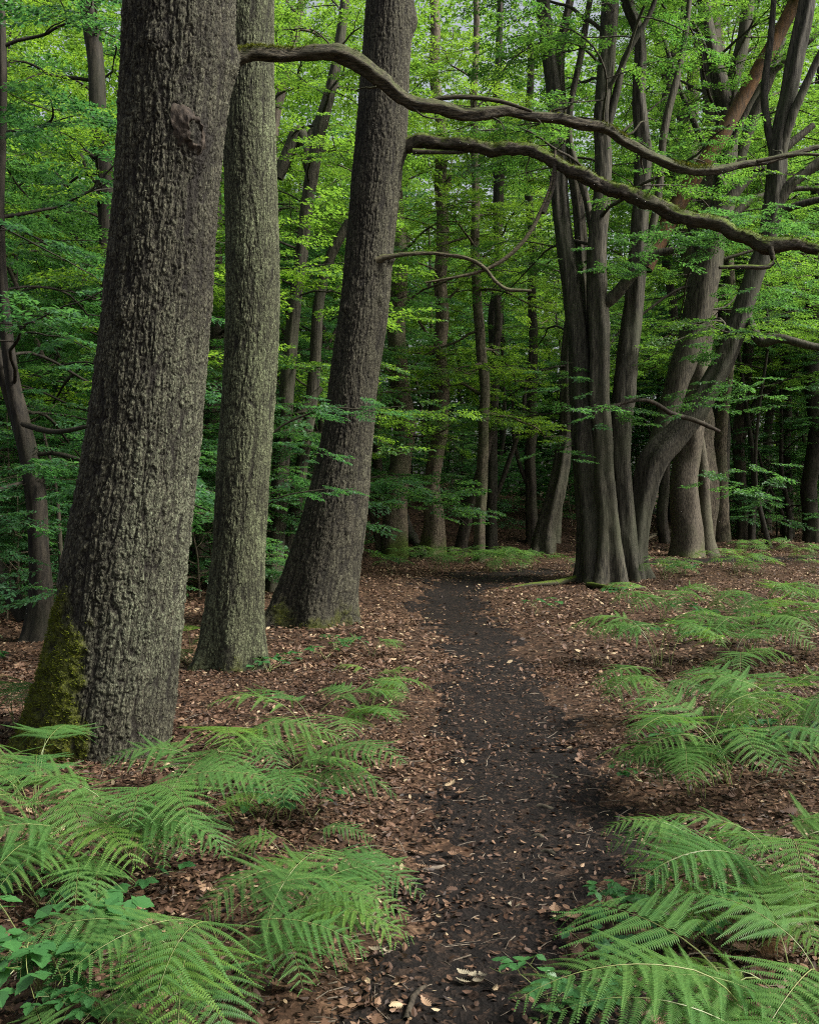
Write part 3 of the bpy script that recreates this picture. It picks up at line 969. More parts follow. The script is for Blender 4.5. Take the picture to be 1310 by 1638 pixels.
branch("branch", [(605, 418, 9), (625, 410, 5), (680, 405, 3.5), (740, 411, 3.5), (775, 428, 3.5), (792, 450, 3), (815, 464, 3.5), (850, 465, 2)], 11.7, 11.3, M['dead_branch'], oak3, n=8, rows_n=70, seed=28,
       twigs=[([(680, 452, 1.5), (740, 441, 2.5), (780, 430, 3), (815, 408, 3.5), (845, 375, 3.5), (868, 330, 3.5), (882, 290, 2), (888, 240, 1.5)], 11.5)])

# ------------------------------------------------------------------ foliage: leaves on twigs, sprays on branches
LEAF6_V = np.array([(0, 0, 0), (0.30, -0.24, 0.05), (0.68, -0.20, 0.03), (1, 0, -0.06), (0.68, 0.20, 0.03), (0.30, 0.24, 0.05)], float)
LEAF6_F = np.array([(0, 1, 2, 3), (0, 3, 4, 5)])
LEAF4_V = np.array([(0, 0, 0), (0.5, -0.27, 0.04), (1, 0, -0.05), (0.5, 0.27, 0.04)], float)
LEAF4_F = np.array([(0, 1, 2, 3)])

def spray_template(seed, L=0.62, leaf=0.068, six=False, gap=0.035):
    """a flat leafy twig along +x: returns leaf verts, faces, var and twig polylines"""
    r = np.random.default_rng(seed)
    P, A, S, lines = [], [], [], []
    def add_axis(p, az, length, depth):
        q = p.copy()
        pts = [q.copy()]
        n = max(2, int(length / gap))
        side = r.choice([-1, 1])
        for i in range(n):
            az2 = az + r.normal(0, 0.10)
            q = q + gap * np.array([math.cos(az2), math.sin(az2), -0.05 * depth - 0.10 * i / n])
            pts.append(q.copy())
            t = i / n
            P.append(q + [0, 0, r.normal(0, 0.006)])
            A.append(az + side * (0.95 - 0.35 * t) + r.normal(0, 0.22))
            S.append(leaf * (0.72 + 0.45 * r.random()) * (1 - 0.25 * (t > 0.85)))
            if depth == 0 and t < 0.8 and i % 2 == 1:
                add_axis(q, az - side * (0.75 + r.normal(0, 0.12)), length * (0.60 * (1 - t) + 0.08), 1)
            side = -side
        P.append(q.copy())
        A.append(az)
        S.append(leaf)
        lines.append(np.array(pts))
    add_axis(np.zeros(3), 0.0, L, 0)
    n = len(P)
    V, Fq = (LEAF6_V, LEAF6_F) if six else (LEAF4_V, LEAF4_F)
    out = scatter(V, Fq, np.array(P), np.array(S), np.array(A), r.normal(0.10, 0.26, n), r.normal(0, 0.36, n), r.random(n))
    return out[0], out[1], out[3]["var"], lines

SPRAYS = [spray_template(100 + i) for i in range(5)]
SPRAYS_NEAR = [spray_template(200 + i, leaf=0.066, six=True, gap=0.036) for i in range(4)]

def sprays_mesh_parts(items, templates, seed, m_leaf=0, m_twig=1, twig_r=0.0022, twigs=True):
    """items: list of (pos, azimuth, pitch, roll, scale)"""
    r = np.random.default_rng(seed)
    parts = []
    it = np.array([[*i[0], *i[1:]] for i in items], float)
    ch = r.integers(0, len(templates), len(it))
    for k, (V, Fq, var, lines) in enumerate(templates):
        sel = it[ch == k]
        if not len(sel):
            continue
        R = rotm(sel[:, 3], sel[:, 4], sel[:, 5])
        T = np.einsum('nij,kj->nki', R, V) * sel[:, 6][:, None, None] + sel[:, None, :3]
        n = len(sel)
        Fa = (Fq[None] + (np.arange(n) * len(V))[:, None, None]).reshape(-1, Fq.shape[1])
        vv = np.clip(var[None] * 0.55 + 0.45 * r.random(n)[:, None], 0, 1)
        parts.append((T.reshape(-1, 3), Fa, m_leaf, {"var": vv.ravel()}))
        if twigs:
            for ln in lines[-1:]:
                tv, tf = tube(np.c_[ln[::3], np.linspace(twig_r, twig_r * .4, len(ln[::3]))], n=3, cap=False)
                T = np.einsum('nij,kj->nki', R, tv) * sel[:, 6][:, None, None] + sel[:, None, :3]
                Fa = (tf[None] + (np.arange(n) * len(tv))[:, None, None]).reshape(-1, 4)
                parts.append((T.reshape(-1, 3), Fa, m_twig, {}))
    return parts

def grow(seed, trunk, n_limbs, z0, z1, reach, up, spray_sc=1.0, density=1.0, limb_r=0.035, templates=None, az_bias=None, mats=None, names=("limbs", "crown"), spray_step=0.24, top_taper=0.55, sub=5):
    """limbs and leafy crown round a trunk path (K,4) in local space -> (limb mesh, crown mesh)"""
    rr = np.random.default_rng(seed)
    Q, s = spline(trunk, 120)
    wood, items = [], []
    az = rr.random() * 6.28
    for i in range(n_limbs):
        t = (i + rr.random() * 0.8) / n_limbs
        z = z0 + (z1 - z0) * t
        k = int(np.argmin(np.abs(Q[:, 2] - z)))
        az += 2.4 + rr.normal(0, 0.35)
        a = az
        if az_bias is not None and rr.random() < az_bias[2]:
            a = az_bias[0] + rr.normal(0, az_bias[1])
        L = reach * (1 - top_taper * t) * (0.65 + 0.6 * rr.random())
        el = up + rr.normal(0, 0.2) + 0.5 * t
        d = [math.cos(a) * math.cos(el), math.sin(a) * math.cos(el), math.sin(el)]
        r0 = min(limb_r * (0.6 + 0.6 * rr.random()), Q[k, 3] * 0.7)
        lp = limb_path(Q[k, :3], d, L, r0, rr, 8, lift=-0.05)
        wood += tube_parts(lp, n=6, rows=16)
        LQ, _ = spline(lp, 40)
        for j in range(sub):
            tt = 0.25 + 0.75 * (j + rr.random() * 0.7) / sub
            kk = min(39, int(tt * 39))
            dirl = nrm(LQ[min(39, kk + 1), :3] - LQ[kk - 1, :3])
            sa = math.atan2(dirl[1], dirl[0]) + (1 if j % 2 else -1) * (0.9 + rr.normal(0, 0.25))
            SL = L * (0.22 + 0.35 * (1 - tt)) * (0.7 + 0.6 * rr.random()) + 0.25
            sp = limb_path(LQ[kk, :3], [math.cos(sa), math.sin(sa), 0.05 + rr.normal(0, 0.12)], SL, max(0.006, LQ[kk, 3] * 0.5), rr, 5, lift=-0.03, wob=0.16)
            wood += tube_parts(sp, n=4, rows=8)
            SQ, _ = spline(sp, 30)
            m = max(2, int(SL / spray_step * density))
            for q in range(m + 1):
                u = 0.15 + 0.85 * q / m
                ii = min(29, int(u * 29))
                ds = nrm(SQ[min(29, ii + 1), :3] - SQ[max(0, ii - 1), :3])
                a2 = math.atan2(ds[1], ds[0]) + ((1 if q % 2 else -1) * (0.75 + rr.normal(0, 0.2)) if q < m else 0)
                items.append((SQ[ii, :3] + rr.normal(0, 0.03, 3), a2, 0.10 + rr.normal(0, 0.14), rr.normal(0, 0.2), spray_sc * (0.75 + 0.5 * rr.random())))
        m = max(2, int(L * 0.5 / spray_step * density))
        for q in range(m + 1):
            ii = min(39, int((0.5 + 0.5 * q / m) * 39))
            ds = nrm(LQ[min(39, ii + 1), :3] - LQ[ii - 1, :3])
            a2 = math.atan2(ds[1], ds[0]) + ((1 if q % 2 else -1) * 0.8 if q < m else 0) + rr.normal(0, 0.2)
            items.append((LQ[ii, :3], a2, 0.08 + rr.normal(0, 0.14), rr.normal(0, 0.2), spray_sc * (0.75 + 0.5 * rr.random())))
    mats = mats or (M['far_bark'], M['leaf'], M['twig'])
    lm = [(w[0], w[1], 0, {"moss": np.zeros(len(w[0]))}) for w in wood]
    cm = mesh(names[1], sprays_mesh_parts(items, templates or SPRAYS, seed), [mats[1], mats[2]], False)
    return lm, cm, len(items)

def stem_mesh(name, path, n, rows, mat, seed, flute=0.10, lobes=0.0, flare=0.5, wob=0.07, moss_h=0.0, parts_only=False, kf=5, crook=0.0):
    """smooth fluted stem"""
    Q, s = spline(path, rows)
    C, R = Q[:, :3], Q[:, 3]
    if crook:
        C = C + crook * sstep(0.3, 2.5, s)[:, None] * np.stack([fbm(s * 0.55, 0, 7, seed + 11, 2), fbm(s * 0.55, 5, 7, seed + 12, 2), 0 * s], 1)
    C = C + 0.12 * R[:, None] * np.stack([vnoise(s * 1.1, 0, 0, seed), vnoise(s * 1.1, 5, 0, seed), 0 * s], 1)
    T, e1, e2 = frames(C)
    th = np.arange(n) * 2 * math.pi / n
    low = np.exp(-np.maximum(C[:, 2] - C[0, 2] - 0.1, 0) / flare)[:, None]
    ph = 1.5 * vnoise(s * 0.5, 3, 0, seed + 2)[:, None] + seed
    f = np.cos(kf * th[None] + ph)
    rr = R[:, None] * (1 + flute * (np.abs(f) ** 0.7 * np.sign(f)) * (0.6 + 0.4 * vnoise(s * 0.8, 1, 1, seed + 3)[:, None]) + lobes * low * np.cos((kf - 1) * th[None] + seed * 1.7)
                      + wob * vnoise(np.cos(th)[None] * 2, np.sin(th)[None] * 2, s[:, None] * 2.2, seed + 4) + 0.5 * wob * vnoise(np.cos(th)[None] * 5, np.sin(th)[None] * 5, s[:, None] * 6, seed + 5))
    V = C[:, None] + rr[..., None] * (np.cos(th)[None, :, None] * e1[:, None] + np.sin(th)[None, :, None] * e2[:, None])
    ms = np.zeros(V.shape[:2])
    if moss_h > 0:
        nz = fbm(V[..., 0] * 4, V[..., 1] * 4, V[..., 2] * 3, seed + 6, 3)
        ms = sstep(0.05, 0.5, moss_h - (V[..., 2] - C[0, 2]) + 0.5 * nz)
    part = (V.reshape(-1, 3), grid_faces(len(C), n, True), 0, {"moss": ms.ravel()})
    if parts_only:
        return part
    return mesh(name, [part], [mat])

# --- hornbeam with many stems right of the path
HY = 18.3
hb_t = thing("hornbeam_tree", (W(978, 925, HY)[0], HY, h1(W(978, 925, HY)[0], HY)), "grey hornbeam of several fused stems on one flared foot beside the path bend", "tree")
hstems = [
    ([(946, 950, 34), (946, 915, 25), (945, 850, 22), (938, 750, 20), (932, 640, 18), (925, 560, 17), (915, 470, 15), (902, 380, 13), (894, 300, 13), (890, 200, 12), (880, 100, 11), (868, 0, 10), (860, -150, 9), (850, -400, 6)], 18.1),
    ([(976, 952, 38), (975, 920, 30), (971, 850, 21), (962, 750, 18), (957, 600, 17), (956, 480, 16), (954, 400, 15), (960, 330, 14), (965, 250, 13), (962, 180, 12), (968, 100, 13), (975, 0, 13), (982, -150, 11), (990, -400, 7)], 17.95),
    ([(1000, 950, 30), (1000, 910, 22), (998, 850, 17), (990, 720, 17), (1000, 620, 18), (1012, 480, 15), (1022, 350, 13), (1028, 250, 13), (1022, 150, 10), (1022, 60, 9), (1002, 0, 9), (985, -100, 8), (975, -300, 6)], 18.4),
    ([(1020, 950, 30), (1015, 905, 20), (1018, 860, 17), (1026, 800, 18), (1042, 742, 22), (1075, 700, 20), (1115, 650, 18), (1150, 590, 17), (1176, 530, 16), (1203, 450, 15), (1226, 380, 14), (1238, 300, 15), (1250, 200, 13), (1270, 100, 13), (1290, 0, 12), (1305, -150, 10), (1320, -400, 6)], 18.6),
    ([(985, 945, 30), (982, 900, 22), (980, 820, 14), (976, 700, 12), (945, 560, 10), (935, 440, 10), (925, 330, 9), (905, 220, 8), (895, 100, 7), (915, -20, 6)], 18.6),
]
for i, (rows, y) in enumerate(hstems):
    pth = px_path(rows, y)
    attach(obj("stem", stem_mesh("stem", pth, 40, 300, M['hornbeam'], 300 + i, flute=0.15, lobes=0.30, flare=0.40, moss_h=0.22)), hb_t)
# limbs of the hornbeam
for i, (rows, y0, y1, mt) in enumerate([
    ([(962, 490, 10), (985, 470, 10), (1010, 440, 9), (1040, 412, 8), (1065, 402, 6), (1095, 398, 4)], 18.0, 17.6, 'hornbeam'),
    ([(1030, 430, 13), (1060, 370, 14), (1100, 300, 13), (1140, 240, 12), (1180, 170, 12), (1230, 80, 11), (1272, 0, 11), (1310, -90, 9)], 19.0, 19.6, 'rust_bark'),
    ([(1225, 360, 10), (1260, 300, 9), (1310, 260, 8), (1370, 210, 6)], 18.6, 18.3, 'hornbeam'),
    ([(1190, 500, 9), (1215, 545, 8), (1250, 542, 7), (1310, 556, 6), (1380, 560, 4)], 18.6, 17.8, 'hornbeam'),
    ([(1226, 345, 7), (1270, 330, 6), (1320, 318, 5), (1380, 320, 3)], 18.6, 17.9, 'hornbeam'),
    ([(1235, 300, 8), (1262, 200, 7), (1300, 110, 6), (1335, 40, 5)], 18.6, 18.2, 'hornbeam'),
    ([(1240, 270, 6), (1222, 160, 6), (1232, 60, 5), (1240, -40, 4)], 18.6, 18.9, 'hornbeam'),
    ([(1015, 470, 7), (1050, 330, 6), (1062, 210, 6), (1090, 90, 5), (1105, -20, 4)], 18.4, 18.6, 'hornbeam'),
    ([(960, 250, 7), (985, 150, 6), (1000, 90, 5), (1040, 20, 4), (1060, -50, 3)], 18.0, 17.6, 'hornbeam'),
    ([(965, 480, 6), (940, 330, 6), (910, 210, 5), (930, 80, 5), (950, -40, 4)], 18.2, 18.6, 'hornbeam'),
    ([(1150, 690, 3), (1110, 672, 4), (1075, 662, 4), (1030, 640, 3), (960, 655, 2)], 17.6, 16.9, 'twig'),
]):
    P = px_path(rows, y0, y1)
    attach(obj("limb", mesh("limb", tube_parts(P, n=10, rows=60, seed=i, wob=0.12), [M[mt]])), hb_t)

def place_sprays(name, rows, parent, mat='leaf_low', seed=0, sc=1.0, templates=None):
    """leafy twigs at photograph pixels (px, py, Y, azimuth)"""
    r = np.random.default_rng(seed)
    items = []
    for px, py, y, a in rows:
        items.append((W(px, py, y), a, 0.12 + r.normal(0, 0.08), r.normal(0, 0.15), sc * (0.8 + 0.4 * r.random())))
    me = mesh(name, sprays_mesh_parts(items, templates or SPRAYS_NEAR, seed, twigs=True), [M[mat], M['twig']], False)
    return attach(obj(name, me), parent)

rs = np.random.default_rng(9)
rows = []
for (cx, cy_, y, n, wx, wy) in [(960, 655, 17.0, 9, 55, 14), (1010, 668, 17.2, 6, 40, 14), (1100, 640, 17.4, 9, 50, 20), (1090, 372, 16.8, 34, 90, 22), (1000, 420, 17.4, 16, 70, 20), (1180, 350, 16.6, 22, 70, 25), (1280, 370, 16.8, 16, 60, 30),
                                (905, 610, 17.6, 14, 40, 30), (1180, 760, 17.9, 20, 50, 30), (1250, 470, 16.5, 20, 60, 40), (1200, 620, 17.5, 16, 60, 30), (1130, 560, 17.4, 10, 40, 20), (900, 720, 18.0, 6, 30, 20)]:
    for _ in range(n):
        rows.append((cx + rs.normal(0, wx * .6), cy_ + rs.normal(0, wy * .6), y + rs.normal(0, 0.4), rs.random() * 6.283))
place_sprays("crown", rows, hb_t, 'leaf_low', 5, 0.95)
hl, hc, ni = grow(77, px_path(hstems[1][0], 17.95), 26, 6.0, 13.5, 3.6, 0.45, spray_sc=0.95, mats=(M['hornbeam'], M['leaf'], M['twig']))
attach(obj("limb", mesh("limb", hl, [M['hornbeam']])), hb_t)["kind"] = "stuff"
attach(obj("crown", hc), hb_t)

# --- other trees with their own trunks, placed by their foot and followed up
def px_tree(name, label, stems, Y, mat, seed, crown=None, cat="tree", group=None, oak=False, moss_h=0.0, flute=0.08, n=20):
    b = px_path(stems[0][0], Y)[0]
    t = thing(name, (b[0], b[1], h1(b[0], b[1])), label, cat, group)
    main = None
    parts = []
    for i, st in enumerate(stems):
        rows, dy = st[0], st[1]
        P = px_path(rows, Y + dy, Y + dy + (st[2] if len(st) > 2 else 0))
        if i == 0:
            P[0, 2] = min(P[0, 2], t.location[2] - 0.12)
            main = P
        parts.append(stem_mesh("trunk", P, n if i == 0 else max(8, n // 2), 90, None, seed + i, flute=flute, lobes=0.12 if i == 0 else 0, flare=0.4, moss_h=moss_h if i == 0 else 0, parts_only=True, crook=0.0 if len(stems) > 3 else 0.16))
    if crown:
        kw = dict(crown)
        lm, cm, ni = grow(seed + 500, main, kw.pop('n'), kw.pop('z0'), kw.pop('z1'), kw.pop('reach'), kw.pop('up', 0.2), mats=(M[mat], M[kw.pop('leaf', 'leaf')], M['twig']), **kw)
        parts += lm
        attach(obj("crown", cm), t)
    attach(obj("trunk", mesh("trunk", parts, [M[mat]])), t)
    return t

px_tree("oak_tree", "grey straight oak trunk standing behind the leaning hornbeam limb", [
    ([(1098, 905, 40), (1098, 885, 28), (1100, 800, 22), (1105, 700, 20), (1113, 600, 21), (1124, 500, 23), (1132, 400, 22), (1138, 250, 20), (1140, 100, 18), (1140, -100, 16), (1145, -400, 12)], 0),
    ([(1136, 898, 22), (1128, 850, 12), (1122, 780, 9), (1118, 700, 7)], 0.5)],
    24.5, 'grey_oak', 610, dict(n=16, z0=9, z1=17, reach=4.5, up=0.4), moss_h=0.5)
px_tree("hornbeam_tree", "smooth grey hornbeam that forks high at the upper right", [
    ([(1016, 918, 20), (1020, 850, 14), (1034, 760, 15), (1060, 685, 17), (1084, 610, 19), (1106, 540, 21), (1125, 450, 22), (1148, 360, 20), (1158, 280, 17), (1160, 180, 16), (1140, 90, 11), (1124, 0, 10), (1112, -150, 8)], 0),
    ([(1158, 220, 12), (1172, 130, 11), (1190, 50, 10), (1200, -40, 9), (1205, -200, 6)], 0),
    ([(1160, 320, 10), (1200, 200, 9), (1240, 100, 8), (1262, 0, 8), (1280, -100, 6)], 0.4),
    ([(1150, 340, 9), (1190, 290, 8), (1225, 262, 7), (1300, 200, 5)], -0.2),
    ([(1130, 430, 8), (1085, 300, 7), (1060, 200, 6), (1075, 90, 5), (1100, -20, 4)], 0.3),
    ([(1145, 380, 7), (1190, 330, 6), (1250, 305, 5), (1330, 300, 4)], -0.4),
    ([(1160, 250, 6), (1215, 140, 5), (1300, 60, 4), (1340, 20, 3)], -0.5),
    ([(1158, 300, 6), (1120, 220, 5), (1090, 150, 4), (1060, 60, 3)], -0.3)],
    21.0, 'hornbeam', 630, dict(n=20, z0=5.0, z1=13, reach=4.0, up=0.35), flute=0.05)
px_tree("forked_tree", "dark trunk that splits in two between the hornbeam stems and the grey fork", [
    ([(1118, 850, 26), (1116, 600, 23), (1113, 420, 21), (1111, 300, 19), (1100, 220, 17), (1085, 170, 12), (1068, 120, 11), (1050, 40, 9), (1040, -80, 7)], 0),
    ([(1100, 230, 13), (1108, 150, 10), (1120, 60, 9), (1128, -60, 7)], 0)],
    28.0, 'far_bark', 650, dict(n=16, z0=5, z1=15, reach=4.5, up=0.3))

# trees left of and between the oaks
px_tree("hornbeam_tree", "dark twisted hornbeam at the left edge behind the thickest trunk", [
    ([(58, 1045, 34), (62, 1015, 24), (66, 950, 19), (62, 880, 16), (56, 780, 16), (36, 680, 14), (20, 600, 11), (6, 480, 9), (0, 350, 8), (5, 150, 7), (0, -100, 5)], 0),
    ([(52, 760, 12), (34, 690, 11), (12, 620, 10), (-12, 540, 8), (-40, 400, 6)], 0.15),
    ([(42, 990, 13), (22, 955, 13), (0, 915, 13), (-25, 880, 12), (-60, 800, 10)], 0.1),
    ([(38, 678, 5), (70, 688, 4.5), (100, 690, 4), (150, 680, 3)], -0.2, -0.5)],
    10.6, 'black_bark', 660, dict(n=15, z0=1.6, z1=6.5, reach=2.6, up=0.1, leaf='leaf_low', templates=SPRAYS_NEAR, limb_r=0.022, sub=4), moss_h=0.0)
px_tree("slim_tree", "slim dark straight trunk left of the thickest trunk, tall into the top of the picture", [
    ([(182, 985, 20), (178, 900, 15), (172, 750, 14), (165, 560, 13), (160, 400, 13), (155, 250, 13), (150, 100, 13), (140, 0, 12), (130, -200, 10), (120, -500, 7)], 0)],
    14.0, 'black_bark', 670, dict(n=16, z0=2.5, z1=10, reach=3.0, up=0.15, leaf='leaf', limb_r=0.025))
px_tree("hornbeam_tree", "grey hornbeam with paired stems between the slim oak and the leaning oak", [
    ([(438, 935, 20), (440, 910, 15), (447, 800, 14), (455, 680, 13), (465, 560, 11), (480, 420, 10), (495, 300, 10), (511, 210, 11), (530, 140, 9), (545, 60, 8), (556, -60, 6), (565, -300, 4)], 0),
    ([(452, 920, 13), (470, 830, 11), (484, 740, 10), (503, 610, 10), (510, 490, 9), (528, 415, 8), (550, 370, 7), (575, 320, 5)], 0.3),
    ([(460, 700, 9), (478, 668, 8), (498, 640, 7), (515, 620, 4)], 0.1),
    ([(500, 290, 8), (482, 215, 11), (466, 235, 11), (445, 285, 9)], 0.5),
    ([(490, 235, 9), (512, 190, 8), (535, 130, 7)], 0.5)],
    16.0, 'hornbeam', 680, dict(n=18, z0=2.6, z1=9.5, reach=2.4, up=0.15, leaf='leaf', limb_r=0.022))
px_tree("slim_tree", "pale pinkish stem rising past the right side of the slim oak near the top", [
    ([(415, 900, 10), (418, 600, 9), (425, 350, 8), (432, 200, 7), (447, 120, 7), (462, 60, 6), (480, -20, 5), (500, -200, 4)], 0)],
    20.0, 'grey_twig', 690, dict(n=12, z0=6, z1=13, reach=3.0, up=0.2))

sap = tree_root(px_path([(398, 1040, 6), (402, 900, 5)], 10.7), "hornbeam_sapling", "thin sapling whose leafy twigs hang in front of the leaning oak", "tree")
attach(obj("stem", mesh("stem", tube_parts(px_path([(398, 1046, 3), (402, 900, 2.6), (410, 760, 2.4), (440, 690, 2), (520, 655, 1.6), (580, 655, 1)], 10.7, 10.3), n=6, rows=40) + tube_parts(px_path([(405, 830, 1.8), (450, 795, 1.4), (540, 780, 1)], 10.7, 10.4), n=5, rows=20), [M['dark_bark']])), sap)
rows = []
for (cx, cy_, n, wx, wy) in [(500, 655, 9, 40, 20), (575, 655, 8, 45, 14), (525, 782, 7, 40, 10), (480, 700, 5, 30, 30), (470, 775, 4, 25, 20), (640, 650, 3, 25, 10), (505, 735, 4, 20, 20)]:
    for _ in range(n):
        rows.append((cx + rs.normal(0, wx * .6), cy_ + rs.normal(0, wy * .6), 10.5 + rs.normal(0, 0.3), rs.random() * 6.283))
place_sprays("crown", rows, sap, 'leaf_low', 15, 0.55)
low = thing("hornbeam_sapling", on_ground(95, 1000), "low leafy sapling beside the twisted hornbeam at the left edge", "tree")
attach(obj("stem", mesh("stem", tube_parts(px_path([(95, 1005, 5), (98, 900, 4), (90, 780, 3), (70, 690, 2)], 11.4), n=6, rows=30), [M['dark_bark']])), low)
rows = []
for _ in range(70):
    rows.append((rs.normal(60, 60), rs.normal(820, 95), 10.2 + rs.normal(0, 0.7), rs.random() * 6.283))
place_sprays("crown", rows, low, 'leaf_low', 16, 0.8)

# trees along the far side before the leaf bank
px_tree("oak_tree", "stout trunk with a mossy burr, leftmost of the row before the leaf bank", [
    ([(630, 905, 28), (630, 885, 23), (633, 800, 19), (640, 720, 17), (640, 600, 15), (635, 450, 13), (632, 300, 11), (630, 100, 9), (628, -150, 7)], 0),
    ([(612, 895, 10), (604, 850, 7), (592, 790, 6), (585, 700, 5)], 0.3)],
    25.0, 'far_bark', 700, dict(n=16, z0=3.0, z1=12, reach=3.4, up=0.1), moss_h=0.9)
px_tree("oak_tree", "trunk with a flared mossy foot, second of the row before the leaf bank", [
    ([(690, 900, 34), (692, 880, 22), (694, 800, 14), (697, 700, 12), (700, 560, 11), (705, 400, 10), (705, 250, 9), (700, 80, 8), (695, -150, 6)], 0),
    ([(703, 330, 6), (720, 290, 6), (745, 278, 5), (775, 240, 3)], 0)],
    25.3, 'far_bark', 710, dict(n=15, z0=4.0, z1=13, reach=3.4, up=0.1), moss_h=0.7)
px_tree("slim_tree", "slim straight brown trunk, third of the row before the leaf bank", [
    ([(766, 905, 11), (767, 890, 9), (768, 760, 9), (770, 640, 8), (768, 520, 8), (765, 400, 7), (762, 250, 6), (758, 60, 5), (755, -200, 4)], 0)],
    24.0, 'far_bark', 720, dict(n=15, z0=3.2, z1=12, reach=3.0, up=0.05))
px_tree("gnarled_tree", "gnarled leaning grey trunk with deep clefts left of the many stemmed hornbeam", [
    ([(866, 885, 24), (870, 868, 18), (884, 790, 13), (898, 720, 11), (906, 640, 9), (910, 560, 8), (918, 450, 6)], 0),
    ([(884, 868, 12), (892, 800, 9), (902, 740, 8), (912, 690, 7), (925, 640, 5)], 0.2)],
    27.0, 'hornbeam', 730, dict(n=12, z0=3.6, z1=9, reach=3.0, up=0.2), flute=0.3, moss_h=0.15)
px_tree("dark_tree", "dark leaning trunk on the leaf bank behind the slim brown trunk", [
    ([(730, 880, 12), (748, 830, 9), (768, 770, 8), (785, 690, 8), (792, 560, 7), (800, 420, 6), (806, 200, 5)], 0)],
    28.5, 'dark_bark', 740, dict(n=5, z0=7.5, z1=14, reach=2.6, up=0.2))
px_tree("dark_tree", "dark upright trunk close behind the slim brown trunk", [
    ([(784, 890, 14), (786, 820, 9), (787, 740, 9), (790, 640, 8), (792, 480, 7), (796, 250, 6), (800, 0, 5)], 0)],
    29.5, 'dark_bark', 750, dict(n=5, z0=7.5, z1=14, reach=2.6, up=0.2))
px_tree("dark_tree", "black trunk with a slanting branch, left of the gnarled leaning trunk", [
    ([(853, 870, 12), (848, 800, 9), (845, 740, 9), (848, 660, 8), (850, 500, 7), (848, 300, 6), (842, 60, 5)], 0),
    ([(850, 790, 4), (830, 740, 3.5), (822, 690, 3), (815, 600, 2)], 0),
    ([(790, 800, 4), (806, 760, 4), (822, 700, 3.5), (838, 630, 3), (850, 560, 2)], -0.6)],
    30.5, 'dark_bark', 760, dict(n=5, z0=7.5, z1=14, reach=2.6, up=0.2))
for i, (lab, rows, Y) in enumerate([
    ("black crooked trunk just right of the leaning oak, on the bank", [(606, 860, 9), (608, 780, 8), (604, 700, 7), (600, 560, 7), (606, 400, 6), (610, 200, 5)], 31),
    ("dark trunk showing between the many stemmed hornbeam and the grey straight oak", [(1062, 870, 9), (1058, 780, 8), (1066, 700, 8), (1070, 560, 7), (1066, 380, 6), (1070, 150, 5)], 31),
    ("dark trunk close to the right of the grey straight oak", [(1150, 862, 15), (1152, 780, 13), (1150, 700, 13), (1156, 560, 12), (1160, 400, 10), (1165, 150, 8)], 32),
    ("dark trunk standing in the deep wood with a limb curving right", [(1186, 858, 11), (1188, 780, 9), (1184, 700, 9), (1190, 560, 8), (1186, 380, 7), (1192, 150, 6)], 34),
    ("thin grey trunk in the deep wood, middle of the far right group", [(1226, 852, 8), (1224, 760, 6), (1226, 660, 6), (1230, 500, 5), (1226, 300, 5), (1230, 100, 4)], 38),
    ("thin dark trunk in the deep wood, second from the right edge", [(1262, 850, 9), (1256, 760, 8), (1262, 660, 7), (1260, 500, 7), (1266, 300, 6), (1270, 100, 5)], 36),
    ("black thick trunk at the far right edge of the deep wood", [(1298, 845, 14), (1296, 760, 12), (1302, 660, 12), (1300, 500, 11), (1306, 300, 10), (1312, 100, 8)], 33),
    ("dark forked trunk on the left bank seen between the two nearest oaks", [(330, 905, 18), (322, 840, 14), (328, 760, 12), (345, 640, 10), (352, 480, 9), (340, 300, 8), (350, 100, 6)], 19),
]):
    st = [(rows, 0)]
    if i == 3:
        st.append(([(1186, 700, 6), (1210, 640, 6), (1232, 615, 5), (1256, 585, 4)], 0))
    if i == 7:
        st.append(([(352, 540, 8), (346, 470, 7), (336, 400, 5)], 0.2))
    px_tree("dark_tree", lab, st, Y, 'dark_bark', 800 + 10 * i, dict(n=8, z0=6.0 if i != 7 else 3.4, z1=13 if i != 7 else 9, reach=3.6, up=0.2, leaf='leaf' if i % 2 else 'leaf_low'))

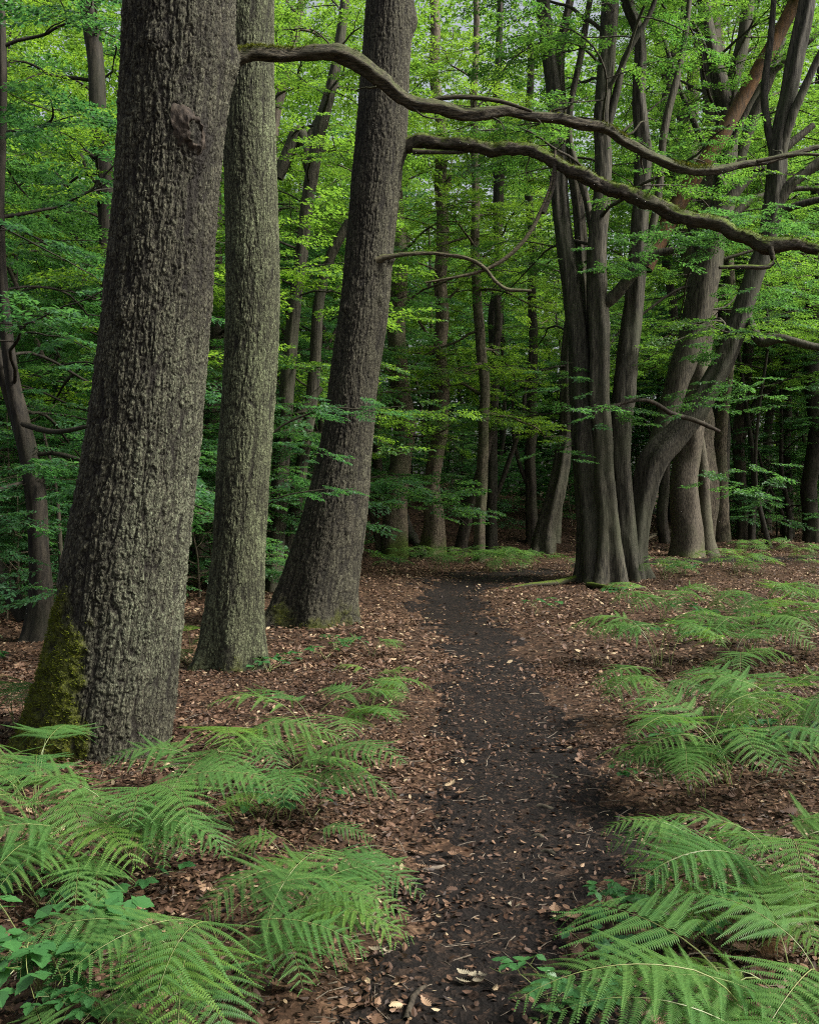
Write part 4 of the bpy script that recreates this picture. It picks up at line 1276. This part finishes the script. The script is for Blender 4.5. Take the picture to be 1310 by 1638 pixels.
# ------------------------------------------------------------------ the wood behind: copies of a few grown trees
def variant(seed, h, r, kind):
    rr = np.random.default_rng(seed)
    n = 7
    tp = np.zeros((n, 4))
    tp[:, 2] = np.linspace(-0.2, h, n)
    tp[1:, 0] = np.cumsum(rr.normal(0, 0.035 * h / n * 3, n - 1))
    tp[1:, 1] = np.cumsum(rr.normal(0, 0.035 * h / n * 3, n - 1))
    tp[:, 3] = r * (1 - 0.75 * np.linspace(0, 1, n))
    tp[0, 3] *= 1.5
    st = [stem_mesh("trunk", tp, 12, 40, None, seed, lobes=0.1, parts_only=True)]
    if kind == 'low':
        a = rr.random() * 6.28
        t2 = tp.copy()
        k = np.linspace(0, 1, n) ** 1.3
        t2[:, 0] += np.cos(a) * k * h * 0.30
        t2[:, 1] += np.sin(a) * k * h * 0.30
        t2[:, 2] *= 0.85
        t2[:, 3] *= 0.7
        st.append(stem_mesh("trunk", t2, 10, 40, None, seed + 1, parts_only=True))
    mat = M['dark_bark'] if kind in ('low', 'pole') else M['far_bark']
    if kind == 'low':
        lm, cm, ni = grow(seed + 1, tp, 20, 1.0, h * 0.97, 3.0, 0.12, spray_sc=1.15, mats=(mat, M['leaf_low'], M['twig']), limb_r=0.025, sub=4)
    elif kind == 'tall':
        lm, cm, ni = grow(seed + 1, tp, 22, h * 0.36, h * 0.97, 3.6, 0.3, spray_sc=1.35, mats=(mat, M['leaf'], M['twig']), limb_r=0.05, spray_step=0.30, top_taper=0.4)
    elif kind == 'pole':
        lm, cm, ni = grow(seed + 1, tp, 15, h * 0.36, h * 0.97, 2.4, 0.25, spray_sc=1.2, mats=(mat, M['leaf'], M['twig']), limb_r=0.03, spray_step=0.30, sub=4)
    else:
        lm, cm, ni = grow(seed + 1, tp, 16, 0.25, h * 0.95, 1.5, 0.25, spray_sc=0.9, mats=(mat, M['leaf_low'], M['twig']), limb_r=0.014, sub=4, spray_step=0.26)
    return mesh("trunk", st + lm, [mat]), cm

VARS = {'low': [variant(900, 8.0, 0.10, 'low'), variant(910, 7.0, 0.09, 'low'), variant(920, 9.0, 0.11, 'low')],
        'tall': [variant(930, 17.0, 0.17, 'tall'), variant(940, 19.0, 0.20, 'tall'), variant(950, 15.0, 0.14, 'tall')],
        'pole': [variant(980, 14.0, 0.075, 'pole'), variant(985, 12.5, 0.06, 'pole')],
        'bush': [variant(960, 3.2, 0.03, 'bush'), variant(970, 2.6, 0.025, 'bush')]}
KIND = {'low': ("understory_tree", "low leafy hornbeam with layered branches, one of many in the wood behind", "leafy hornbeams filling the wood"),
        'tall': ("tall_tree", "tall slender tree with a high green crown, one of many in the wood behind", "tall trees in the wood behind"),
        'pole': ("slim_tree", "thin dark pole like tree with leaves only high up, deep in the wood", "thin pole like trees deep in the wood"),
        'bush': ("shrub", "small leafy shrub under the trees, one of many in the wood behind", "shrubs under the trees")}
rg = np.random.default_rng(21)
placed = []
def plant(kind, x, y, sc):
    v = VARS[kind][int(rg.integers(0, len(VARS[kind])))]
    nm, lab, grp = KIND[kind]
    t = thing(nm, (x, y, h1(x, y)), lab, "shrub" if kind == 'bush' else "tree", grp, rz=rg.random() * 6.283, sc=sc)
    obj("trunk", v[0], t)
    obj("crown", v[1], t)
    placed.append((x, y))

def free(x, y, d):
    return all(math.hypot(x - a, y - b) > d for a, b in placed)

def fill(kind, n, ylo, yhi, d, ok, sc):
    k = 0
    for _ in range(n * 60):
        if k >= n:
            break
        y = ylo + (yhi - ylo) * rg.random()
        x = (rg.random() * 2 - 1) * (0.46 * y + 3.0)
        if not ok(x / y, x, y) or not free(x, y, d) or path_d(np.array([x]), np.array([y]))[0] < 2.0:
            continue
        plant(kind, x, y, sc[0] + (sc[1] - sc[0]) * rg.random())
        k += 1

for kind, x, y, sc in [('low', -6.4, 14.0, 0.9), ('low', -4.6, 17.0, 1.0), ('low', -8.0, 18.5, 1.1), ('low', -3.0, 19.0, 0.9), ('low', -1.9, 21.5, 1.0), ('low', -6.0, 22, 1.1), ('low', -10.5, 23, 1.2),
                       ('low', 14.6, 27.5, 1.0), ('low', -3.4, 30.0, 1.0), ('low', 1.0, 42.0, 1.25), ('low', 4.2, 43.0, 1.3), ('low', 7.6, 42.5, 1.2), ('low', 2.6, 47.0, 1.4), ('low', -1.6, 43.0, 1.2), ('low', 10.6, 40.0, 1.2), ('low', 13.0, 34.0, 1.1), ('low', 16.5, 36.0, 1.2), ('low', 11.0, 43.0, 1.3),
                       ('bush', -5.2, 13.2, 1.0), ('bush', -3.1, 14.6, 0.8), ('bush', -2.6, 16.0, 0.9), ('bush', -4.9, 12.0, 0.7), ('bush', -4.3, 15.6, 1.0), ('bush', -6.2, 16.4, 1.1), ('bush', -3.4, 17.0, 0.9)]:
    plant(kind, x, y, sc)
fill('low', 36, 27, 50, 2.5, lambda a, x, y: (a < -0.10 and y > 24) or y > 42, (0.9, 1.35))
fill('tall', 22, 27, 60, 3.2, lambda a, x, y: y > 46 or not -0.10 < a < 0.26, (0.85, 1.25))
fill('bush', 22, 24, 44, 1.5, lambda a, x, y: a < -0.12 or (a > 0.24 and y > 36), (0.8, 1.3))

fill('pole', 30, 29, 58, 1.3, lambda a, x, y: a > 0.24, (0.85, 1.2))
fill('pole', 9, 36, 56, 1.8, lambda a, x, y: -0.08 < a < 0.24, (0.85, 1.2))
fill('pole', 12, 18, 45, 1.8, lambda a, x, y: a < -0.12, (0.85, 1.2))
fill('bush', 9, 31, 42, 1.8, lambda a, x, y: -0.08 < a < 0.24, (0.5, 0.9))

# far wood that reads as one mass of leaves
def far_wood():
    r = np.random.default_rng(77)
    n = 360000
    ang = (r.random(n) * 2 - 1) * 0.62
    dist = 60 + 16 * r.random(n)
    x, y = np.sin(ang) * dist, np.cos(ang) * dist
    lay = r.random(n)
    z = 33 * lay ** 0.85
    # clumps
    keep = fbm(x * 0.30, y * 0.30, z * 0.42, 78, 3) > np.where(z < 9, -0.6, -0.26 + 0.06 * lay + 0.45 * np.maximum(lay - 0.55, 0))
    x, y, z = x[keep], y[keep], z[keep]
    n = len(x)
    P = np.c_[x, y, H(x, y) + z]
    part = scatter(LEAF4_V, LEAF4_F, P, 0.34 * (0.6 + 0.8 * r.random(n)), r.random(n) * 6.283, r.normal(0.1, .35, n), r.normal(0, .45, n), r.random(n))
    parts = [part]
    for i in range(130):
        a = (r.random() * 2 - 1) * 0.6
        d = 58 + 18 * r.random()
        bx, by = math.sin(a) * d, math.cos(a) * d
        bz = h1(bx, by)
        w = 0.10 + 0.14 * r.random()
        V, Fq = tube(np.array([[bx, by, bz - .3, w], [bx + r.normal(0, .3), by, bz + 6, w * .8], [bx + r.normal(0, .6), by, bz + 13, w * .5], [bx + r.normal(0, 1), by, bz + 20, w * .2]]), n=6, rows=10, cap=False)
        parts.append((V, Fq, 1, {}))
    return mesh("far_woods", parts, [M['leaf'], M['far_bark']], False)
tag(obj("far_woods", far_wood()), "distant green wood closing the view behind all the trunks", "woods", None, "stuff")

# ------------------------------------------------------------------ bracken
def frond(seed, stalk=0.35, blade=0.62, start=1.35, mid=0.25, end=-0.55, width=0.40, gap=0.0088, pairs=13, pinna_drop=0.25, pin=0.092):
    """one bracken frond growing towards +x from the origin; divided blade of pinnae and pinnules"""
    r = np.random.default_rng(seed)
    n = 80
    L = stalk + blade
    t = np.linspace(0, 1, n)
    ts = stalk / L
    phi = np.where(t < ts, start + (mid - start) * (np.clip(t / ts, 0, 1)) ** 2.2, mid + (end - mid) * np.clip((t - ts) / (1 - ts), 0, 1) ** 1.2)
    ds = L / (n - 1)
    xx = np.r_[0, np.cumsum(np.cos(phi[:-1]) * ds)]
    zz = np.r_[0, np.cumsum(np.sin(phi[:-1]) * ds)]
    yy = 0.04 * L * np.sin(t * 2.5 + r.random() * 6) * t
    C = np.c_[xx, yy, zz]
    rad = np.interp(t, [0, ts, 1], [0.0036, 0.0026, 0.0006])
    parts = []
    V, Fq = tube(np.c_[C[::4], rad[::4]], n=5, cap=False)
    parts.append((V, Fq, 1, {"var": np.full(len(V), r.random())}))
    PV, PVar = [], []
    for i in range(pairs):
        u = ((i + 0.2) / pairs) ** 0.92
        k = ts + (1 - ts) * u
        kk = min(n - 2, int(k * (n - 1)))
        p0 = C[kk]
        tx = nrm(C[kk + 1] - C[kk - 1])
        sidev = np.array([0, 1.0, 0])
        upv = np.cross(tx, sidev)
        if upv[2] < 0:
            upv = -upv
        Lp = width * blade * 1.15 * (1 - u) ** 0.78 * (0.75 + 0.35 * min(1, u * 6 + 0.4)) * (0.92 + 0.16 * r.random()) + 0.012
        for sd in (-1, 1):
            ang = 1.32 - 0.32 * u + r.normal(0, 0.07)
            m = max(3, int(Lp / gap))
            w = (np.arange(m) + 0.5) / m
            bend = ang - 0.16 * w
            st = Lp / m
            dx, dy = np.cos(bend) * st, np.sin(bend) * st
            ax, ay = np.cumsum(dx), np.cumsum(dy)
            droop = -(pinna_drop + r.normal(0, 0.16)) * Lp * w ** 1.8 + 0.06 * Lp * w
            A = p0 + ax[:, None] * tx + (sd * ay)[:, None] * sidev + droop[:, None] * upv * 0.4 + np.c_[0 * w, 0 * w, droop * 0.7]
            dirp = nrm(np.gradient(A, axis=0)) if m > 1 else np.repeat(tx[None], m, 0)
            perp = nrm(np.cross(upv[None], dirp))
            pl = (pin * Lp * (1 - w ** 1.7) + 0.35 * gap) * (0.88 + 0.24 * r.random(m))
            var = r.random() * 0.5
            hw2 = st * 0.44
            for s2 in (-1, 1):
                d2 = nrm(perp * s2 * 0.94 + dirp * 0.34)
                b1 = A - dirp * hw2
                b2 = A + dirp * hw2
                tipc = A + d2 * pl[:, None] + np.c_[0 * w, 0 * w, -0.20 * pl] 
                mid1 = A + d2 * (pl * 0.5)[:, None] - dirp * hw2 * 0.62 + upv * 0.0015
                mid2 = A + d2 * (pl * 0.5)[:, None] + dirp * hw2 * 0.72 + upv * 0.0015
                quad = np.stack([b1, mid1, tipc, mid2, b2], 1)
                PV.append(quad.reshape(-1, 3))
                PVar.append(np.repeat(np.clip(var + 0.5 * r.random(m), 0, 1), 5))
            # midrib of the pinna
    V = np.vstack(PV)
    nq = len(V) // 5
    b = (np.arange(nq) * 5)[:, None]
    f4 = np.concatenate([b + [0, 1, 3, 4], ], 0)
    f3 = np.concatenate([b + [1, 2, 3]], 0)
    var = np.concatenate(PVar)
    parts.append((V, f4, 0, {"var": var}))
    parts.append((V, f3, 0, {"var": var}))
    return parts

def frond_meshes(mat, seed, n, **kw):
    out = []
    r = np.random.default_rng(seed)
    for i in range(n):
        k = dict(kw)
        k.setdefault('stalk', 0.46 + 0.20 * r.random())
        k.setdefault('mid', 0.12 + 0.34 * r.random())
        k.setdefault('end', -1.05 + 0.5 * r.random())
        k.setdefault('width', 0.40 + 0.12 * r.random())
        out.append(mesh("frond", frond(seed + i, **k), [M[mat], M['stalk']], False))
    return out

FR_NEAR = frond_meshes('fern', 1000, 7)
FR_PALE = frond_meshes('fern_pale', 1100, 3)
FR_FAR = frond_meshes('fern', 1200, 4, gap=0.024, pairs=9)
FR_DEAD = frond_meshes('fern_dead', 1300, 2, mid=-0.3, end=-1.9, pinna_drop=0.9, stalk=0.2)

rf = np.random.default_rng(41)
def fern(px, py, h, size, azs, label, mats=None, group=None, far=False, tilt=0.0):
    """bracken whose canopy centre shows at pixel (px, py), h metres above the ground; azs: headings of its fronds in degrees (0 = right, 90 = away)"""
    Y = (EYE - h) * F / max(py - 790.0, 8)
    for _ in range(12):
        p = W(px, py, Y)
        e = p[2] - (h1(p[0], p[1]) + h)
        Y = Y * (1 + 0.7 * e / (EYE - h))
    p = W(px, py, Y)
    t = thing("bracken_fern", (p[0], p[1], h1(p[0], p[1]) - 0.01), label, "fern", group)
    lib = mats or (FR_FAR if far else FR_NEAR)
    azs = list(azs) + ([azs[int(rf.integers(0, len(azs)))] + rf.normal(0, 30) for _ in range(4)] if size > 0.6 and not far else [])
    for a in azs:
        lb = FR_PALE if (mats is None and not far and rf.random() < 0.07) else lib
        me = lb[int(rf.integers(0, len(lb)))]
        s = 0.74 * size * (0.85 + 0.3 * rf.random())
        obj("frond", me, t, (rf.normal(0, 0.05) * size, rf.normal(0, 0.05) * size, 0), (rf.normal(0, 0.12), rf.normal(tilt, 0.10), math.radians(a + rf.normal(0, 8))), s)
    return t

ring = lambda n, a0=0: [a0 + i * 360 / n for i in range(n)]
NF = "ferns left of the path"
fern(135, 1240, .46, .86, [265, 215, 320, 180, 5, 245, 295, 342], "large bracken spreading in front of the mossy foot of the thickest trunk", group=NF)
fern(60, 1222, .42, .95, [200, 250, 300, 340, 160], "bracken hiding the left foot of the thickest trunk", group=NF)
fern(215, 1222, .42, .95, [350, 300, 250, 200], "bracken hiding the right foot of the thickest trunk", group=NF)
fern(310, 1392, .42, .84, [265, 232, 305, 350, 20, 190, 285], "bright large bracken in the left foreground hanging over the path side litter", group=NF)
fern(430, 1378, .38, .74, [5, 330, 300, 40], "bracken beside the bright large one, its fronds pointing at the path", group=NF)
fern(355, 1140, .42, .95, [200, 250, 320, 10, 290], "bracken right of the thickest trunk, in front of the slim oak", group=NF)
fern(515, 1110, .42, .95, [10, 330, 190, 280, 310], "tall bracken between the slim oak and the path edge", group=NF)
fern(450, 1205, .34, .85, [350, 15, 200, 320], "low spreading bracken below the tall one, tips near the path", group=NF)
fern(515, 1290, .42, .72, [300, 275, 330, 200], "bracken drooping over the left path edge, alone", group=NF)
fern(330, 1250, .26, .55, [10, 335, 50], "small yellow green bracken at the right foot of the thickest trunk", FR_PALE, NF)
fern(30, 1165, .40, .9, [200, 150, 250, 90], "bracken at the left picture edge beside the mossy trunk foot", group=NF)
fern(40, 1070, .40, .9, [250, 290, 200, 330], "dark bracken behind the thickest trunk at the left", group=NF)
fern(125, 1580, .26, .5, [60, 20, 110, 330], "small bracken growing out of the bramble in the left corner", group=NF)
fern(598, 1062, .22, .55, [350, 30, 180, 300], "small pale bracken on the litter right of the slim oak", FR_PALE, NF)
fern(600, 1022, .18, .55, [10, 340, 180, 60], "small bracken at the right foot of the leaning oak", group=NF)
fern(585, 1085, .25, .65, [20, 60, 150, 320], "bracken behind the small pale one, right of the slim oak", group=NF)
fern(300, 1010, .3, .7, [20, 320, 270, 180], "small bracken showing between the two nearest oak feet", group=NF)
fern(470, 1335, .16, .45, [190, 170, 340], "small dull bracken flat on the litter behind the drooping one", group=NF)
RF = "ferns right of the path"
fern(1275, 1555, .42, 1.0, [200, 240, 165, 275, 320, 20, 140, 180], "large bracken in the right front corner, cut by the picture edge", group=RF)
fern(1300, 1440, .45, .9, [230, 265, 190, 300, 150], "bracken at the right edge above the corner one, hanging left", group=RF)
fern(1165, 1385, .30, .62, [200, 225, 340, 20], "single yellow green bracken lit from above, right of the path", FR_PALE, RF)  # backlight put into the colour by the pale fronds
fern(1230, 1285, .45, 1.0, [190, 220, 160, 350, 20, 260, 300], "big bracken above the yellow green one at the right", group=RF)
fern(1150, 1280, .36, .7, [185, 170, 215, 260], "bracken with fronds reaching left to the path edge, beside the big one", group=RF)
fern(1150, 1120, .45, 1.05, [200, 230, 180, 320, 350, 270, 120], "rounded dark bracken right of the path in the middle distance", group=RF)
fern(1110, 1180, .30, .75, [190, 210, 170, 250], "bracken at the front of the rounded dark one, tips to the left", group=RF)
fern(1075, 1056, .40, .9, [185, 215, 330, 300, 160], "bracken nearest the path bend on the right, below the hornbeam foot", group=RF)
fern(1240, 1075, .45, 1.1, [190, 160, 350, 20, 270, 310, 220], "wide bracken at the right, behind the rounded dark one", group=RF)
fern(1060, 995, .42, 1.2, [190, 350, 220, 20, 300, 160], "bracken in front of the many stemmed hornbeam", group=RF)
fern(1060, 948, .36, 1.1, [180, 0, 215, 330, 270], "bracken right beside the hornbeam foot", group=RF)
fern(1205, 985, .42, 1.2, [190, 350, 230, 20, 280, 320], "wide bracken behind the front rows at the right", group=RF)
fern(1180, 1022, .36, 1.0, [200, 340, 260, 20], "bracken between the wide one and the hornbeam fern", group=RF)
fern(1290, 975, .42, 1.2, [180, 220, 150, 300, 270], "bracken at the right edge level with the hornbeam foot", group=RF)
fern(1300, 1075, .40, 1.0, [180, 220, 260, 130], "bracken at the right edge behind the wide one", group=RF)
fern(1225, 950, .36, 1.2, [180, 0, 230, 310, 270], "dark bracken farthest back of the right hand clump", group=RF)
t = fern(1240, 1365, .34, .5, [200, 260, 320], "withered brown bracken curled between the green ones at the right", FR_DEAD)
SF = "pale ferns along the far side of the path"
for i in range(34):
    if i < 20:
        px, py = 575 + 350 * rf.random(), 882 + 18 * rf.random()
    elif i < 31:
        px, py = 1150 + 170 * rf.random(), 872 + 30 * rf.random()
    else:
        px, py = 1045 + 60 * rf.random(), 897 + 12 * rf.random()
    fern(px, py, .24, .75 + .3 * rf.random(), ring(5, rf.random() * 90), "low pale bracken in the strip of ferns beyond the path bend" if i < 20 else ("low pale bracken in the patch beyond the grey straight oak" if i < 31 else "low bracken between the hornbeam foot and the grey straight oak"), FR_FAR, SF if i < 20 else ("pale ferns beyond the grey straight oak" if i < 31 else "ferns beside the grey straight oak"), far=True)

# ------------------------------------------------------------------ brambles and seedlings
def bramble_leaf():
    t = np.linspace(0, 1, 9)
    w = 0.36 * np.sin(np.pi * t ** 0.8) * (1 + 0.12 * np.where(np.arange(9) % 2 == 0, -1, 1))
    w[0] = 0.01
    w[-1] = 0.0
    zz = -0.10 * t ** 2
    L = np.c_[t, w, zz + 0.10 * w]
    Mi = np.c_[t, 0 * t, zz - 0.02]
    R = np.c_[t, -w, zz + 0.10 * w]
    V = np.vstack([L, Mi, R])
    q = []
    for i in range(8):
        q += [(9 + i, 9 + i + 1, i + 1, i), (18 + i, 18 + i + 1, 9 + i + 1, 9 + i)]
    return V, np.array(q)
BLV, BLF = bramble_leaf()

def bramble_mesh(seed, n_stem, reach, height, leaf, mat='bramble'):
    r = np.random.default_rng(seed)
    parts = []
    P, A, T, Rr, S = [], [], [], [], []
    for i in range(n_stem):
        a = r.random() * 6.283
        L = reach * (0.5 + 0.7 * r.random())
        pts = []
        for k in range(7):
            u = k / 6
            pts.append([math.cos(a) * L * u + r.normal(0, .012), math.sin(a) * L * u + r.normal(0, .012), height * math.sin(u * 2.4) * (0.7 + 0.5 * r.random()) + 0.01, 0.0022 * (1 - 0.5 * u)])
        pts = np.array(pts)
        parts += [(q[0], q[1], 1, {"var": np.full(len(q[0]), .5)}) for q in tube_parts(pts, n=4, rows=12)]
        Q, _ = spline(pts, 20)
        m = max(3, int(L / 0.075))
        for k in range(m):
            u = 0.25 + 0.75 * (k + 0.5) / m
            p = Q[min(19, int(u * 19)), :3]
            b = a + (1 if k % 2 else -1) * (0.9 + r.normal(0, .3))
            pet = 0.035 + 0.02 * r.random()
            hub = p + np.array([math.cos(b) * pet, math.sin(b) * pet, 0.018 + r.random() * .02])
            parts += [(q[0], q[1], 1, {"var": np.full(len(q[0]), .5)}) for q in tube_parts(np.array([[*p, .001], [*hub, .0007]]), n=3)]
            for da, sc in ((0, 1.0), (1.35, .85), (-1.35, .85)):
                P.append(hub)
                A.append(b + da + r.normal(0, .12))
                T.append(0.15 + r.normal(0, .16))
                Rr.append(r.normal(0, .2))
                S.append(leaf * sc * (0.8 + 0.4 * r.random()))
    parts.append(scatter(BLV, BLF, np.array(P), np.array(S), np.array(A), np.array(T), np.array(Rr), r.random(len(P))))
    return mesh("bramble", parts, [M[mat], M['stalk']], False)

BR = [bramble_mesh(1400 + i, 5, 0.28, 0.09, 0.062) for i in range(3)]
BRB = bramble_mesh(1450, 15, 0.36, 0.22, 0.072)
BRS = [bramble_mesh(1460 + i, 2, 0.14, 0.06, 0.052) for i in range(2)]
def bramble(px, py, me, label, sc=1.0, group="low brambles on the litter"):
    p = on_ground(px, py)
    t = obj("bramble", me, None, (p[0], p[1], p[2] + 0.01), (0, 0, rf.random() * 6.28), sc)
    tag(t, label, "bramble", group)
bramble(70, 1600, BRB, "dense bramble with broad leaves in the left front corner", 1.05)
bramble(170, 1655, BRB, "dense bramble cut by the lower picture edge at the left", 0.6)
bramble(60, 1460, BR[0], "dark bramble below the front fern at the left edge", 1.0)
bramble(190, 1450, BR[1], "dark bramble under the bright large fern", 0.9)
bramble(880, 1620, BR[2], "small bramble with two bright leaf trios at the lower right path edge", 0.8)
bramble(955, 1612, BR[0], "bramble beside the corner fern at the lower right", 0.8)
bramble(1005, 1528, BR[1], "bramble with rounded bright leaves above the corner fern", 0.85)
bramble(1065, 1525, BRS[0], "little bright bramble sprig above the corner fern", 0.8)
bramble(1005, 1452, BR[2], "dark bramble right of the pale oak leaf, by the path", 0.9)
bramble(1120, 1500, BR[0], "dark bramble in the shade of the corner fern", 0.7)
bramble(1190, 1460, BR[1], "dark bramble below the yellow green fern", 0.8)
bramble(1020, 1255, BRS[1], "small dark bramble sprig at the right path edge", 0.9)
bramble(1130, 1215, BR[2], "dark bramble under the rounded fern", 1.1)
bramble(1200, 1205, BR[0], "bramble at the right of the rounded fern", 1.0)
bramble(1270, 1190, BR[1], "bramble at the right edge beyond the big fern", 1.1)
bramble(440, 1295, BR[2], "bramble with bright leaves in the gap between the left ferns", 0.7)
bramble(390, 1310, BRS[1], "bramble sprig in the litter behind the bright large fern", 1.2)
bramble(500, 1320, BRS[0], "dark bramble sprig beside the drooping fern", 1.2)
bramble(430, 1078, BR[0], "bramble at the right foot of the slim oak", 1.0)
bramble(470, 1000, BR[1], "bramble at the left foot of the leaning oak", 1.2)
bramble(540, 1040, BR[2], "bramble in front of the foot of the leaning oak", 0.9)
bramble(520, 1060, BRS[0], "bramble sprig between the slim oak and the leaning oak", 1.4)
bramble(15, 1255, BR[0], "bramble at the left picture edge below the trunk moss", 0.9)
bramble(1090, 1030, BR[1], "bramble among the ferns before the hornbeam", 1.4)
bramble(1150, 1000, BR[0], "bramble behind the ferns before the hornbeam", 1.6)
bramble(990, 960, BR[2], "bramble close under the hornbeam foot", 1.3)
bramble(1090, 920, BR[1], "bramble in front of the grey straight oak", 1.6)
bramble(855, 985, BRS[0], "single green seedling standing on the litter by the path bend", 2.0)
bramble(322, 900, BR[0], "bramble in the shade between the two nearest oaks", 1.8)
bramble(310, 940, BR[1], "bramble patch behind the gap of the two nearest oaks", 1.5)

# ------------------------------------------------------------------ single things lying on the ground
def leaf_thing(px, py, size, az, label, mat='pale_flake', n=1):
    p = on_ground(px, py)
    r = np.random.default_rng(int(px))
    parts = []
    for i in range(n):
        parts.append(scatter(LV, LF, np.array([[r.normal(0, .35) * size * (n > 1), r.normal(0, .25) * size * (n > 1), 0.012 + 0.008 * i]]), np.array([size]), np.array([az + i * 1.3]), np.array([r.normal(0, .12)]), np.array([r.normal(0, .2)]), np.array([r.random()]), np.array([0.5])))
    o = obj("oak_leaf", mesh("oak_leaf", parts, [M[mat]], False), None, (p[0], p[1], p[2] + 0.028))
    tag(o, label, "dead leaf", "single leaves lying on the path")
leaf_thing(608, 1548, .05, 0.2, "bleached crumpled leaf pair on the left edge of the path in front", n=3)
leaf_thing(745, 1585, .055, -0.2, "bleached leaf remains on the dark path at the front", n=3)
leaf_thing(770, 1590, .05, 0.6, "bleached narrow leaf right of the other on the dark path", n=2)
leaf_thing(900, 1482, .075, 0.2, "large tan oak leaf on the right side of the path", 'tan_flake', 2)
leaf_thing(430, 1600, .09, 0.4, "tan oak leaf in the litter below the bright large fern", 'tan_flake')
leaf_thing(812, 1465, .05, 0.1, "small grey green leaf in the middle of the path", 'pale_flake')
leaf_thing(665, 1400, .07, -0.4, "tan leaf on the litter under the drooping fern", 'tan_flake')
leaf_thing(730, 1285, .09, 0.9, "tan leaf on the left side of the path beyond the drooping fern", 'tan_flake')
leaf_thing(920, 1190, .09, 0.4, "tan leaf on the right side of the path in the middle distance", 'tan_flake')

def stick(pix, r0, r1, label, mat='twig', z=0.02, name="stick"):
    pts = []
    for i, (px, py, dz) in enumerate(pix):
        p = on_ground(px, py)
        pts.append([p[0], p[1], p[2] + z + dz, r0 + (r1 - r0) * i / (len(pix) - 1)])
    pts = np.array(pts)
    o0 = pts[0, :3].copy()
    pts[:, :3] -= o0
    o = obj(name, mesh(name, tube_parts(pts, n=8, rows=30, wob=0.25, seed=int(pix[0][0])), [M[mat]]), None, tuple(o0))
    tag(o, label, name.replace('_', ' '))
stick([(650, 1650, .012), (662, 1618, .02), (680, 1596, .012)], .013, .007, "dark thick stick poking up at the front of the path", 'dark_bark')
stick([(672, 1402, .0), (695, 1398, .004), (716, 1392, .0)], .010, .008, "short grey stick on the left side of the path", 'grey_twig')
stick([(610, 1570, .01), (632, 1582, .012), (655, 1594, .0)], .0035, .002, "thin pale twig on the path at the front", 'grey_twig')
stick([(480, 1430, .03), (500, 1465, .01), (530, 1492, .0)], .004, .003, "thin brown stem bent down from the bright large fern", 'grey_twig')
stick([(340, 1285, .02), (400, 1282, .03), (440, 1284, .02), (455, 1292, .0)], .005, .003, "long thin brown twig lying behind the bright large fern", 'grey_twig')
stick([(425, 1560, .0), (450, 1545, .01), (475, 1535, .0)], .004, .003, "grey twig in the litter below the front ferns", 'grey_twig')
stick([(270, 1625, .02), (285, 1610, .02), (300, 1600, .0)], .004, .003, "thin pale twig near the left corner bramble", 'grey_twig')
stick([(1055, 1478, .0), (1085, 1470, .01), (1110, 1466, .0)], .012, .01, "thick brown stick half under the right ferns", 'grey_twig')
for i, (a, b, w) in enumerate([(880, 1248, 46), (872, 1298, 36), (862, 1345, 34), (878, 1372, 40)]):
    stick([(a - w / 2, b - 3, -.02), (a, b, .004), (a + w / 2, b + 4, -.02)], .018, .012, ["root bulging across the path, farthest of the four", "root crossing the path, second of the four from the bend", "root crossing the path, third of the four from the bend", "root crossing the path, nearest of the four"][i], 'dark_bark', 0.016, "tree_root")
stick([(925, 930, .05), (890, 936, .04), (850, 938, .03), (800, 944, .0)], .07, .02, "long mossy root running left from the hornbeam foot", 'mossy_branch', 0.0, "tree_root")
stick([(940, 940, .05), (985, 945, .04), (1030, 942, .02)], .05, .03, "mossy root in front of the hornbeam foot", 'mossy_branch', 0.0, "tree_root")
stick([(1020, 880, .10), (1050, 868, .2), (1090, 862, .25)], .05, .03, "fallen branch lying behind the hornbeam", 'far_bark', 0.05, "fallen_branch")
stick([(1015, 866, .10), (1060, 860, .12), (1085, 850, .2)], .04, .03, "second fallen branch lying behind the hornbeam, farther back", 'far_bark', 0.05, "fallen_branch")
stick([(640, 838, .5), (655, 870, .3), (675, 892, .1)], .16, .13, "black rotten log leaning in the ditch beside the stout trunk", 'dark_bark', 0.05, "fallen_log")
stick([(690, 885, .15), (715, 888, .12), (740, 884, .1)], .09, .05, "mossy root log at the foot of the second row trunk", 'mossy_branch', 0.0, "fallen_log")
